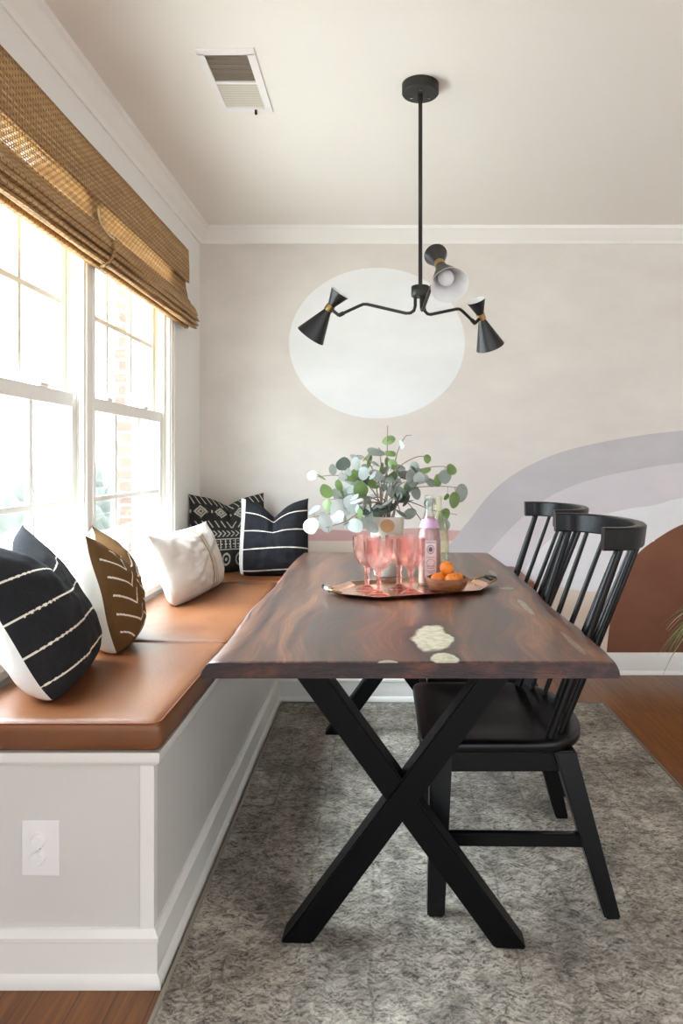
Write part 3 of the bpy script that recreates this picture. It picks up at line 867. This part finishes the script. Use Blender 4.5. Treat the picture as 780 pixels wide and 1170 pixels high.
for ang, dr, wz, R in arms:
    a = math.radians(ang); u = Vector((math.cos(a), math.sin(a), 0))
    waist = u*R+Vector((0, 0, wz-ZC))
    joint = u*(R-.035)+Vector((0, 0, wz-.028-ZC))
    z1 = 1.729-ZC
    path = [u*.018+Vector((0,0,z1+.01)), u*.018+Vector((0,0,z1-.03)), u*.022+Vector((0,0,z1-.045)), u*.035+Vector((0,0,z1-.053)), u*.05+Vector((0,0,z1-.053)),
            u*.19+Vector((0,0,1.716-ZC)), u*.205+Vector((0,0,1.717-ZC)), u*.22+Vector((0,0,1.712-ZC)), joint]
    arm = obj('arm', tube(BM(), path, .0055, 12), 'black_metal', root, 'auto')
    bm = BM(); tube(bm, [joint-(joint-path[-2]).normalized()*.02, joint], .0075, 12); tube(bm, [joint, waist], .006, 10)
    obj('swivel_joint', bm, 'black_metal', arm, 'auto')
    # double cone shade, axis along dr (large end)
    M = Matrix.Translation(waist) @ rotto(dr)
    bm = BM(); t = .0016
    prof_o = [(.0355, -.066), (.0135, -.012), (.0135, .012), (.0545, .122)]
    lathe(bm, [(r, z) for r, z in prof_o], 40, M)
    # remove caps so both ends are open
    caps = [f for f in bm.faces if len(f.verts) > 8]; bmesh.ops.delete(bm, geom=caps, context='FACES_ONLY')
    sh = obj('lamp_shade', bm, 'shade_black', root, 'auto')
    bm = BM(); lathe(bm, [(r-t, z) for r, z in prof_o], 40, M)
    caps = [f for f in bm.faces if len(f.verts) > 8]; bmesh.ops.delete(bm, geom=caps, context='FACES_ONLY')
    # rim rings joining lining and shell
    lathe(bm, [(.0355, -.066), (.0355-t, -.066), (.0355-t, -.0655), (.0355, -.0655)], 40, M, closed=True)
    lathe(bm, [(.0545, .122), (.0545-t, .122), (.0545-t, .1215), (.0545, .1215)], 40, M, closed=True)
    lathe(bm, [(.001, -.004), (.012, -.004), (.012, .004), (.001, .004)], 20, M)
    obj('shade_lining', bm, 'shade_white', sh, 'auto')
    bm = BM(); lathe(bm, [(.0138, -.011), (.016, -.011), (.0165, -.004), (.0165, .004), (.016, .011), (.0138, .011)], 32, M, closed=True)
    obj('brass_collar', bm, 'brass', sh, 'auto')
    bm = BM(); lathe(bm, [(.001, .012), (.011, .014), (.012, .04), (.001, .042)], 20, M); sk = obj('socket', bm, 'shade_white', sh, 'auto')
    bm = BM(); pr = [(.001, .038), (.012, .04), (.013, .05)]
    for k in range(13):
        a_ = math.radians(-60+150*k/12); pr.append((max(.001, .0235*math.cos(a_)), .078+.0235*math.sin(a_)))
    lathe(bm, pr, 28, M); obj('bulb', bm, 'shade_white', sh, True)

# ------------------------------------------------------------------ pillows
def pillow(name, w, h, T, mats, classify, loc, yaw, lean, roll=0, chop=.0, ears=.0, n=170, backmat=None, seed=0, sag=.1, label='', group=None, chopx=0):
    root = empty(name, loc)
    R = Matrix.Rotation(yaw, 4, 'Z') @ Matrix.Rotation(-lean, 4, 'X') @ Matrix.Rotation(roll, 4, 'Y')
    def P(u, v, side):
        au, av = abs(u), abs(v)
        x = w/2*u*(1-.07*(1-v*v)); z = h/2*v*(1-.05*(1-u*u))
        # corners pinch outwards
        if v < 0: x *= 1-.13*(au*av)**3; z *= 1-.10*(au*av)**3
        else: x *= 1+.03*(av**6); z *= 1+.03*(au**6)
        # karate chop
        if chop:
            tv = max(0, (v+.25)/1.25)
            g = math.exp(-(abs(u-chopx)/.36)**1.35)
            z -= chop*g*tv**1.6
            x += -math.copysign(1, u-chopx)*0
            x *= 1-.10*tv**2*(1-g*.3)
        th = T*((max(0, 1-au**2.6))**.56)*((max(0, 1-av**2.6))**(.50 if v < 0 else .62))
        th *= 1-sag*v
        if chop:
            cz = math.exp(-((u-chopx)/.10)**2)*max(0, v)**1.2
            th *= 1-.55*cz
        q = Vector((u*3+seed, v*3, side*5))
        edge = (1-min(1, (1-max(au, av))*3))
        wr = .004*noise.noise(q)+.006*noise.noise(Vector((u*5+seed, v*5, side*3+2)))*(1-max(au, av)**4)
        y = side*(-th-wr*(1-max(au, av)**8))
        # soft bend of the whole pillow, lower edge sits forward
        y += .012*noise.noise(Vector((u*1.3+seed, v*1.3, 9)))
        return Vector((x, y, z))
    zs = []
    for side, nm, mm in ((1, 'front_cover', mats), (-1, 'back_cover', backmat or mats)):
        bm = BM(); g = []
        for i in range(n+1):
            v = -1+2*i/n; v = math.copysign(abs(v)**.9, v)
            g.append([bm.verts.new(R @ P(math.copysign(abs(-1+2*j/n)**.9, -1+2*j/n), v, side)) for j in range(n+1)])
        for i in range(n):
            for j in range(n):
                q = (g[i][j], g[i][j+1], g[i+1][j+1], g[i+1][j]) if side == 1 else (g[i][j], g[i+1][j], g[i+1][j+1], g[i][j+1])
                f = bm.faces.new(q)
                um = -1+2*(j+.5)/n; vm = -1+2*(i+.5)/n
                um = math.copysign(abs(um)**.9, um); vm = math.copysign(abs(vm)**.9, vm)
                f.material_index = classify(um, vm, side)
        zs.append(min(v.co.z for v in bm.verts))
        obj(nm, bm, mm, root, True)
    root.location.z = loc[2]-min(zs)-.004
    tag(root, label, 'pillow', group)
    return root
def stripes(levels, wd=.012, tick=True):
    def f(u, v, side):
        for l in levels:
            a = l+.02*math.sin(u*2.2)
            if abs(v-a) < wd*(1+.25*math.sin(u*95)): return 1
        return 0
    return f
SE = .597
# near striped pillow: charcoal front, white back
pillow('striped_pillow', .45, .44, .10, ['f_black', 'f_thread', 'f_white'], lambda u, v, s: stripes([-.74, -.36, .04, .46])(u, v, s) if s == 1 else 2,
       (-.893, 1.812, SE), math.radians(99), math.radians(28), chop=.09, n=240, seed=1, label='large charcoal pillow with cream stripes and white back, at left frame edge')
def chev(u, v, s):
    if s < 0: return 2
    # columns of open V lines
    c = (u+1)*1.5; col = math.floor(c); fu = c-col
    d = abs(fu-.62)
    for r in range(-4, 5):
        vv = r*.30+.07*(col % 2)
        y = vv+ (fu-.62)*(-.28 if fu < .62 else .62)*-1
        if v > .70 or v < -.82: return 0
        if fu < .62: y = vv+(.62-fu)*.52
        else: y = vv+(fu-.62)*.9
        if .06 < fu < .88 and abs(v-y) < (.016 if fu < .62 else .024): return 1
    return 0
pillow('chevron_pillow', .39, .375, .105, ['f_brown', 'f_thread', 'f_cream'], chev,
       (-.872, 2.208, SE), math.radians(108), math.radians(15), chop=.085, seed=4, label='brown mudcloth pillow with cream chevron lines, second from the left')
def lumb(u, v, s):
    if s < 0: return 0
    if abs(u-.12) < .045 or abs(u-.215) < .022 or abs(u-.29) < .012: return 1
    return 0
pillow('lumbar_pillow', .65, .305, .08, ['f_lumbar', 'f_tan'], lumb,
       (-.825, 3.03, SE), math.radians(85), math.radians(17), seed=7, label='white rectangular lumbar pillow with tan stripes under the window end')
def mud(u, v, s):
    if s < 0: return 0
    def lin(a, w=.013): return abs(v-a) < w
    # upper band: diamonds and slashes
    if v > .78: return 1 if abs(((u+v*.5)*7) % 1-.5) < .10 else 0
    if .38 < v <= .78:
        c = (u+1)*2.0; f = c-math.floor(c); d = abs(f-.5)*1.1+abs(v-.58)*2.2
        if d < .42 and not (.16 < (d*6) % 1 < .5): return 1
        if abs(f) < .07 and abs(v-.58) < .035: return 1
        return 0
    if .12 < v <= .36: return 1 if abs(((u-v*.6*(1 if u > 0 else -1))*6.5) % 1-.5) < .10 and .15 < v < .33 else 0
    if -.14 < v <= .10: return 1 if abs(((u+abs(v+.02)*1.0)*9) % 1-.5) < .17 and -.11 < v < .07 else 0
    if lin(-.17, .012) or lin(-.44, .012): return 1
    if -.42 < v < -.19: return 1 if (abs((v+.3)*30) % 2 < .5 and math.sin(u*60) > -.3) else (1 if abs((u*8) % 1-.5) < .1 else 0)
    if v < -.48:
        c = (u+1)*3; f = c-math.floor(c); r = math.hypot((f-.5)*.6, (v+.68)*1.2)
        return 1 if .13 < r < .19 or r < .05 else 0
    return 0
pillow('mudcloth_pillow', .43, .42, .085, ['f_mud', 'f_chalk'], mud,
       (-.800, 3.66, SE), math.radians(25), math.radians(12), chop=.05, seed=11, label='charcoal pillow with white tribal print in the corner')
def strw(u, v, s):
    if s < 0: return 0
    if u < -.85: return 2
    return stripes([-.86, -.30, .18, .66], .014)(u, v, s)
pillow('corner_striped_pillow', .37, .40, .09, ['f_navy', 'f_thread', 'f_white'], strw,
       (-.545, 3.545, SE), math.radians(3), math.radians(12), chop=.085, seed=15, label='black pillow with thin white stripes, against the mural wall')

# ------------------------------------------------------------------ tray and tableware
TZ = TT+.0005
tr = empty('serving_tray', (.098, 2.26, TZ), math.radians(20)); tag(tr, 'octagonal copper serving tray with dark handles on the table', 'tray')
def octa(L_, W_, c): return [(-L_+c, -W_), (L_-c, -W_), (L_, -W_+c), (L_, W_-c), (L_-c, W_), (-L_+c, W_), (-L_, W_-c), (-L_, -W_+c)]
bm = BM(); rr = []
for (L_, W_, c, z) in ((.235, .125, .08, 0), (.255, .145, .09, .012), (.257, .147, .09, .0135), (.253, .143, .088, .0135), (.232, .122, .08, .003)):
    rr.append([bm.verts.new((x, y, z)) for x, y in octa(L_, W_, c)])
for A, B in zip(rr, rr[1:]):
    for k in range(8): bm.faces.new((A[k], A[(k+1) % 8], B[(k+1) % 8], B[k]))
bm.faces.new(rr[0]); bm.faces.new(rr[-1]); bmesh.ops.recalc_face_normals(bm, faces=bm.faces)
obj('tray_dish', bm, 'copper', tr)
for s in (-1, 1):
    bm = BM(); tube(bm, smooth_path([(s*.25, -.045, .012), (s*.268, -.044, .018), (s*.283, -.034, .022), (s*.285, 0, .023), (s*.283, .034, .022), (s*.268, .044, .018), (s*.25, .045, .012)], 5), .004, 10)
    h_ = obj('handle', bm, 'brass', tr, True)
    bm = BM(); tube(bm, [(s*.285, -.034, .0225), (s*.285, -.03, .0225), (s*.285, 0, .0225), (s*.285, .03, .0225), (s*.285, .034, .0225)], [.005, .0085, .0095, .0085, .005], 16)
    obj('grip', bm, 'silver' if s < 0 else 'dark_metal', h_, True)
TS = TZ+.0035
def goblet():
    root = empty('pink_goblet', (0, 0, TS))
    def mod(t, z): return 1+.10*abs(math.cos(5*t+.01))*(1-max(0, z-.12)*14) if z > .02 else 1+.02*math.cos(12*t)
    bm = BM()
    prof = [(.001, .078), (.012, .079), (.024, .088), (.034, .104), (.0395, .125), (.042, .148), (.0435, .172),
            (.0425, .1725), (.0405, .148), (.038, .126), (.0325, .106), (.022, .091), (.010, .084), (.001, .083)]
    lathe(bm, prof, 20, mod=mod); bw = obj('bowl', bm, 'pink_glass', root, 'auto')
    bm = BM(); lathe(bm, [(.001, .0785), (.011, .078), (.0085, .070), (.006, .055), (.0055, .045), (.009, .038), (.009, .034), (.0055, .028), (.0075, .016), (.001, .013)], 36, mod=lambda t, z: 1+.12*math.cos(6*t)); obj('stem', bm, 'pink_thick', root, True)
    bm = BM(); lathe(bm, [(.001, .0165), (.009, .016), (.02, .009), (.031, .004), (.034, .002), (.033, 0), (.001, 0)], 72, mod=lambda t, z: 1+.025*abs(math.cos(6*t))); obj('foot', bm, 'pink_thick', root, True)
    return root
g0 = goblet()
gs = [((-.010, 2.135), 'pink pressed-glass goblet at the front left of the four'), ((.090, 2.168), 'pink pressed-glass goblet at the front right, nearest the wooden bowl'),
      ((-.048, 2.236), 'pink pressed-glass goblet at the back left of the four'), ((.056, 2.256), 'pink pressed-glass goblet at the back right, nearest the soda bottle')]
for i, ((x, y), lb) in enumerate(gs):
    g = g0 if i == 0 else dup(g0, (x, y, TS)); g.location = (x, y, TS)
    tag(g, lb+' on the tray', 'glass', 'pink goblets on the tray')

def bottle(name, loc, s, glass, liquid_, label):
    root = empty(name, loc); 
    P = [(.001, 0), (.036, 0), (.0395, .004), (.040, .012), (.040, .150), (.037, .175), (.028, .205), (.019, .228), (.0145, .245), (.0135, .283), (.0165, .285), (.0165, .295), (.0135, .297)]
    inn = [(.0115, .297), (.0115, .245), (.017, .226), (.026, .203), (.0345, .174), (.0375, .150), (.0375, .012), (.033, .006), (.001, .006)]
    P = [(r*s, z*s) for r, z in P]; inn = [(r*s, z*s) for r, z in inn]
    bm = BM(); lathe(bm, P+inn, 48); obj('bottle_glass', bm, glass, root, 'auto')
    if liquid_:
        bm = BM(); lathe(bm, [(.001, .0065), (.0325, .0065), (.037, .0125), (.037, .150), (.034, .174), (.0255, .203), (.0165, .2255), (.001, .226)], 40); obj('soda', bm, 'liquid', root, 'auto')
        bm = BM(); lathe(bm, [(.0235, .218), (.027, .2085), (.0335, .190), (.0345, .1905), (.028, .2095), (.0245, .219)], 40, closed=True); obj('neck_label', bm, 'lilac_seal', root, 'auto')
        bm = BM()
        def patch(w0, w1, z0, z1, r=.0408, mi=0, n=12):
            a0, a1 = w0/r, w1/r; pts = []
            for z in (z0, z1):
                pts.append([bm.verts.new((r*math.sin(a0+(a1-a0)*k/n), -r*math.cos(a0+(a1-a0)*k/n), z)) for k in range(n+1)])
            for k in range(n):
                f = bm.faces.new((pts[0][k], pts[0][k+1], pts[1][k+1], pts[1][k])); f.material_index = mi
        def wrap(poly, mi=1, r=.0411):
            f = bm.faces.new([bm.verts.new((r*math.sin(x/r), -r*math.cos(x/r), z)) for x, z in poly]); f.material_index = mi
        patch(-.020, .020, .030, .150, mi=0)
        for (z, wd) in ((.146, .017), (.143, .017), (.034, .017), (.095, .014), (.066, .015), (.060, .012), (.051, .015), (.045, .009)): patch(-wd, wd, z, z+.0014, .0411, 1)
        # round emblem, ring and cross-hatched flower
        cz = .122
        for q in range(20):
            a, b = 2*PI*q/20, 2*PI*(q+1)/20
            wrap([(.012*math.cos(a), cz+.015*math.sin(a)), (.012*math.cos(b), cz+.015*math.sin(b)), (.0102*math.cos(b), cz+.0128*math.sin(b)), (.0102*math.cos(a), cz+.0128*math.sin(a))])
        for q in range(8):
            a = 2*PI*q/8; c_, s_ = math.cos(a), math.sin(a)
            wrap([(0, cz), (.0045*c_-.0025*s_, cz+.0055*s_+.003*c_), (.0085*c_, cz+.0105*s_), (.0045*c_+.0025*s_, cz+.0055*s_-.003*c_)])
        for q in range(24):
            a, b = 2*PI*q/24, 2*PI*(q+1)/24
            wrap([(.014*math.cos(a), .078+.012*math.sin(a)), (.014*math.cos(b), .078+.012*math.sin(b)), (.0128*math.cos(b), .078+.0108*math.sin(b)), (.0128*math.cos(a), .078+.0108*math.sin(a))])
        bmesh.ops.recalc_face_normals(bm, faces=bm.faces)
        o = obj('label', bm, ['label_paper', 'label_ink'], root); o.rotation_euler = (0, 0, math.radians(3))
    tag(root, label, 'bottle'); return root
bottle('soda_bottle', (.158, 2.334, TS), 1.0, 'clear_glass', True, 'pink soda bottle standing on the tray behind the wooden bowl')
bottle('green_bottle', (.205, 2.54, TZ), .97, 'green_glass', False, 'empty pale green bottle behind the pink soda bottle')

bw = empty('wooden_bowl', (.208, 2.236, TS)); tag(bw, 'small turned wooden bowl of little oranges on the tray', 'bowl')
bm = BM(); lathe(bm, [(.001, 0), (.045, 0), (.056, .006), (.064, .020), (.0655, .036), (.064, .042), (.0615, .042), (.060, .036), (.058, .022), (.05, .011), (.04, .007), (.001, .006)], 48); obj('bowl_body', bm, 'bowl', bw, 'auto')
random.seed(2)
def fruit(loc, r):
    rt = empty('small_orange', loc, rot=(random.uniform(-.6, .6), random.uniform(-.6, .6), random.uniform(0, 6)))
    bm = BM(); pr = [(max(.0006, r*math.sin(PI*k/16)), -r*.92*math.cos(PI*k/16)-(.0015 if k in (0, 16) else 0)*(1 if k else -1)) for k in range(17)]
    lathe(bm, pr, 28); obj('peel', bm, 'orange', rt, True)
    bm = BM(); lathe(bm, [(.0005, r*.9), (.0028, r*.9), (.002, r*.95), (.0005, r*.955)], 8); obj('stem_scar', bm, 'green_dot', rt)
    return rt
bx_, by_ = .208, 2.236
for (dx, dy, dz, r, lb) in ((-.003, .000, .0535, .0235, 'topmost small orange in the wooden bowl'), (.019, -.024, .040, .0235, 'small orange at the front right of the wooden bowl'),
                            (-.031, -.013, .035, .0225, 'small orange at the left side of the wooden bowl'), (.034, .015, .035, .0205, 'small orange at the right rear of the wooden bowl'), (-.010, .034, .034, .021, 'small orange at the back of the wooden bowl, mostly hidden')):
    if 'top' in lb: dz = .069; dx, dy = .0, .002
    if 'front right' in lb: dz = .0345; dx, dy = .012, -.029
    tag(fruit((bx_+dx, by_+dy, TS+dz), r), lb, 'orange', 'small oranges in the bowl')

# vase
vs = Vector((.020, 2.545, TZ))
v_ = empty('ceramic_vase', vs); tag(v_, 'cream ceramic vase with a round tan spot, behind the goblets', 'vase')
bm = BM(); lathe(bm, [(.001, 0), (.044, 0), (.048, .004), (.056, .06), (.060, .12), (.061, .19), (.0605, .215), (.057, .215), (.057, .19), (.055, .12), (.05, .06), (.044, .01), (.001, .01)], 48); obj('vase_body', bm, 'ceramic', v_, 'auto')
bm = BM(); R_ = .0632; pts = []
cen = bm.verts.new((R_*math.sin(0), -R_, .185)); rg = [bm.verts.new((R_*math.sin(.026*math.cos(t)/R_), -R_*math.cos(.026*math.cos(t)/R_), .185+.024*math.sin(t))) for t in [2*PI*k/28 for k in range(28)]]
for k in range(28): bm.faces.new((cen, rg[k], rg[(k+1) % 28]))
obj('tan_spot', bm, 'tan_dot', v_)

# eucalyptus
eu = empty('eucalyptus_branches', vs+Vector((0, 0, .012))); tag(eu, 'bunch of silvery green eucalyptus branches in the cream vase', 'plant')
E0 = Vector(eu.location)
random.seed(12)
mouth = vs+Vector((0, 0, .217))
ends = [((443,486),2.52),((470,497),2.5),((405,521),2.50),((360,545),2.45),((352,592),2.40),((372,603),2.36),((432,512),2.58),((492,522),2.6),((520,534),2.62),((531,558),2.6),((522,588),2.62),((505,606),2.62),((392,600),2.38),((372,572),2.5),((460,590),2.40),((452,532),2.42),((423,542),2.42),((480,552),2.45),((410,575),2.40)]
stems = []; bmS = BM()
for (p, Y) in ends:
    e = at_y(*p, Y); m = mouth+Vector((random.uniform(-.026, .026), random.uniform(-.026, .026), 0))
    d = e-m
    c1_ = m+Vector((d.x*.25, d.y*.3, max(d.z, .03)*.55+.035)); c2_ = m+Vector((d.x*.66, d.y*.7, max(d.z*.86, d.z*.9+.018)))
    base = vs+Vector((-(m.x-mouth.x)*.6, -(m.y-mouth.y)*.6, .03))
    sp = smooth_path([base, m, c1_, c2_, e], 8); stems.append(sp)
    nn = len(sp); tube(bmS, [q-E0 for q in sp], [.0026*(1-.75*k/nn)+.0004 for k in range(nn)], 7)
leaves = [(444,503,7,'g'),(458,508,8,'w'),(430,516,11,'b'),(419,522,9,'g'),(445,518,8,'g'),(407,522,8,'w'),(392,531,9,'d'),(367,545,8,'g'),(356,543,8,'w'),(387,555,7,'g'),(373,562,9,'g'),
 (391,568,8,'g'),(374,577,7,'g'),(407,552,12,'b'),(427,553,8,'g'),(412,560,9,'g'),(435,536,9,'g'),(455,535,10,'w'),(473,535,9,'b'),(487,537,6,'g'),(488,524,5,'g'),(468,555,10,'b'),(481,549,6,'b'),(450,552,8,'w'),
 (516,536,9,'g'),(508,544,8,'b'),(500,549,7,'g'),(527,563,9,'b'),(519,571,8,'g'),(510,568,5,'g'),(507,589,8,'g'),(506,600,9,'w'),(355,600,10,'w'),(359,583,10,'w'),(372,597,10,'w'),(388,582,12,'w'),(394,596,11,'w'),
 (410,588,8,'g'),(405,600,9,'w'),(430,566,9,'w'),(435,578,8,'w'),(422,591,10,'b'),(453,572,10,'d'),(464,572,9,'d'),(440,580,10,'d'),(458,586,9,'d'),(448,562,9,'b'),(430,543,8,'b'),(444,529,8,'g'),(455,562,8,'b'),
 (420,574,9,'b'),(400,577,10,'w'),(415,541,8,'b'),(440,548,8,'b'),(462,543,8,'b'),(424,602,8,'w'),(380,537,6,'b'),(399,545,7,'g'),(385,590,9,'w'),(468,587,7,'b'),(475,563,8,'b'),(418,583,9,'w'),(442,574,9,'b'),(398,562,8,'b'),
 (432,583,9,'d'),(463,560,8,'g'),(452,543,7,'b'),(428,530,8,'b'),(490,574,6,'b'),(404,568,8,'w'),(412,596,8,'w')]
for k in range(62):
    a = random.uniform(0, 2*PI); q = random.random()**.6
    lx, ly = 436+58*q*math.cos(a), 558+34*q*math.sin(a)
    if 428 < lx < 466 and ly > 584: continue
    leaves.append((lx, ly, random.uniform(4.5, 8.5), random.choice('gbbbwd') if lx > 410 else random.choice('gbww')))
bmL = BM(); mi_of = {'g': 0, 'b': 1, 'w': 2, 'd': 3}
# every leaf sits on the nearest twig, within the bunch's own depth
for (lx, ly, lr, lc) in leaves:
    best = None
    for sp in stems:
        for q in sp[10:]:
            u_ = VX+q.x*F/q.y; w_ = VY-(q.z-H)*F/q.y; dd = (u_-lx)**2+(w_-ly)**2
            if best is None or dd < best[0]: best = (dd, q)
    Y = best[1].y+random.uniform(-.035, .035)
    if lc == 'd': Y -= .02
    c = at_y(lx, ly, Y); r = lr*Y/F*1.17
    q = best[1]
    d = (c-q); axis = d.normalized() if d.length > .008 else Vector((random.uniform(-1, 1), random.uniform(-.5, .5), random.uniform(-.6, .8))).normalized()
    axis = (axis+Vector((random.uniform(-.3, .3), random.uniform(-.3, .3), random.uniform(-.3, .2)))).normalized()
    nrm = Vector((random.uniform(-.5, .5), -1, random.uniform(-.3, .7))); nrm = (nrm-axis*nrm.dot(axis)).normalized(); side = axis.cross(nrm)
    ringsL = []
    cv = bmL.verts.new(c-E0-nrm*(-.12*r))
    prev = None; asp = random.uniform(.62, .86)
    for rr_, dn in ((.5, .05), (1.0, -.10)):
        ring = []
        for k in range(16):
            t = 2*PI*k/16; ca, sa = math.cos(t), math.sin(t)
            rad = 1+.12*max(0, ca)**6
            ring.append(bmL.verts.new(c-E0+(axis*ca*rad+side*sa*asp)*r*rr_+nrm*r*(dn-.10*abs(sa)*-1*rr_)))
        ringsL.append(ring)
    for k in range(16):
        f = bmL.faces.new((cv, ringsL[0][k], ringsL[0][(k+1) % 16])); f.material_index = mi_of[lc]
        f = bmL.faces.new((ringsL[0][k], ringsL[1][k], ringsL[1][(k+1) % 16], ringsL[0][(k+1) % 16])); f.material_index = mi_of[lc]
    tube(bmS, [q-E0, c-axis*r*.95-E0], .0009, 5)
obj('stems', bmS, 'stem', eu, True)
obj('leaves', bmL, ['leaf_g', 'leaf_b', 'leaf_w', 'leaf_d'], eu, True)

# ------------------------------------------------------------------ potted plant at the right edge
pp = Vector((1.58, 3.3, 0))
st = empty('plant_stool', pp); tag(st, 'small black plant stool at the right edge by the mural wall', 'stool')
bm = BM(); lathe(bm, [(.001, .25), (.14, .25), (.145, .255), (.145, .27), (.14, .275), (.001, .275)], 36); obj('stool_top', bm, 'black_paint', st, 'auto')
for k in range(3):
    a = k*2*PI/3+.4; obj('leg', tube(BM(), [(.09*math.cos(a), .09*math.sin(a), .252), (.13*math.cos(a), .13*math.sin(a), 0)], [.013, .010], 12), 'black_paint', st, 'auto')
pl = empty('spider_plant', pp+Vector((0, 0, .2755))); tag(pl, 'spider plant with narrow arching leaves cut by the right frame edge', 'plant')
bm = BM(); lathe(bm, [(.001, 0), (.06, 0), (.066, .01), (.075, .12), (.080, .13), (.075, .132), (.068, .118), (.001, .116)], 36); obj('plant_pot', bm, 'ceramic', pl, 'auto')
bm = BM(); lathe(bm, [(.001, .110), (.068, .110), (.068, .119), (.001, .122)], 24); obj('soil', bm, 'soil', pl)
bm = BM(); random.seed(8)
for k in range(130):
    a = k*2.399+random.uniform(-.2, .2); Ln = random.uniform(.14, .36); up = random.uniform(.35, 1.3)
    w = random.uniform(.004, .007); pr = []
    for j in range(12):
        t = j/11; rr_ = .015+Ln*t*math.cos(up*(1-.2*t)) ; z = .12+Ln*(1.1*t*math.sin(up)-1.15*t*t*(1.2-.35*up))
        pr.append((rr_, z, w*(1-t)**.5*(1 if t > .05 else .6)))
    u = Vector((math.cos(a), math.sin(a), 0)); s_ = Vector((-math.sin(a), math.cos(a), 0)); last = None
    mi = 1 if k % 4 == 0 else 0
    for rr_, z, ww in pr:
        c = u*rr_+Vector((0, 0, z)); cur = (bm.verts.new(c-s_*ww+Vector((0,0,.0015))), bm.verts.new(c), bm.verts.new(c+s_*ww+Vector((0,0,.0015))))
        if last:
            for i in (0, 1): f = bm.faces.new((last[i], last[i+1], cur[i+1], cur[i])); f.material_index = mi
        last = cur
obj('leaves', bm, ['spider', 'spider_pale'], pl, True)

# ------------------------------------------------------------------ light
w = bpy.data.worlds.new('World'); bpy.context.scene.world = w; w.use_nodes = True
bg = w.node_tree.nodes['Background']; bg.inputs[0].default_value = (.82, .925, 1.03, 1)
nt = w.node_tree; tc = nt.nodes.new('ShaderNodeTexCoord'); sx_ = nt.nodes.new('ShaderNodeSeparateXYZ'); nt.links.new(tc.outputs['Generated'], sx_.inputs[0])
mr = nt.nodes.new('ShaderNodeMapRange'); mr.interpolation_type = 'SMOOTHSTEP'; mr.inputs['From Min'].default_value = .1; mr.inputs['From Max'].default_value = -.75
mr.inputs['To Min'].default_value = 2.9; mr.inputs['To Max'].default_value = 17.0
nt.links.new(sx_.outputs[0], mr.inputs['Value']); mz = nt.nodes.new('ShaderNodeMapRange'); mz.interpolation_type = 'SMOOTHSTEP'; mz.inputs['From Min'].default_value = .22; mz.inputs['From Max'].default_value = .75
mz.inputs['To Min'].default_value = .36; mz.inputs['To Max'].default_value = 1.9; nt.links.new(sx_.outputs[2], mz.inputs['Value'])
mm_ = nt.nodes.new('ShaderNodeMath'); mm_.operation = 'MULTIPLY'; nt.links.new(mr.outputs[0], mm_.inputs[0]); nt.links.new(mz.outputs[0], mm_.inputs[1])
nt.links.new(mm_.outputs[0], bg.inputs[1])

def portal(name, loc, rot, sx, sy):
    l = bpy.data.lights.new(name, 'AREA'); l.shape = 'RECTANGLE'; l.size = sx; l.size_y = sy; l.cycles.is_portal = True
    o = bpy.data.objects.new(name, l); o.location = loc; o.rotation_euler = rot; C.objects.link(o); return o
portal('window_portal', (XL-TH-.02, 2.36, 1.37), (0, -PI/2, 0), 1.5, 1.9)
portal('opening_portal', (1.15, YF-.02, 1.2), (PI/2, 0, 0), 4.6, 2.5)

# ------------------------------------------------------------------ camera
cd = bpy.data.cameras.new('Camera'); cam = bpy.data.objects.new('Camera', cd); C.objects.link(cam)
cam.location = (0, 0, H); cam.rotation_euler = (PI/2, 0, 0)
cd.sensor_fit = 'VERTICAL'; cd.sensor_height = 36; cd.lens = 36*F/1170
cd.shift_x = -(VX-390)/1170; cd.shift_y = -(585-VY)/1170
cd.clip_start = .05
bpy.context.scene.camera = cam
s = bpy.context.scene
s.view_settings.view_transform = 'Standard'; s.view_settings.look = 'None'; s.view_settings.gamma = 1; s.view_settings.use_curve_mapping = False
s.view_settings.exposure = .86
s.cycles.max_bounces = 12; s.cycles.transparent_max_bounces = 16; s.cycles.transmission_bounces = 10; s.cycles.diffuse_bounces = 6
s.cycles.caustics_refractive = False; s.cycles.caustics_reflective = False
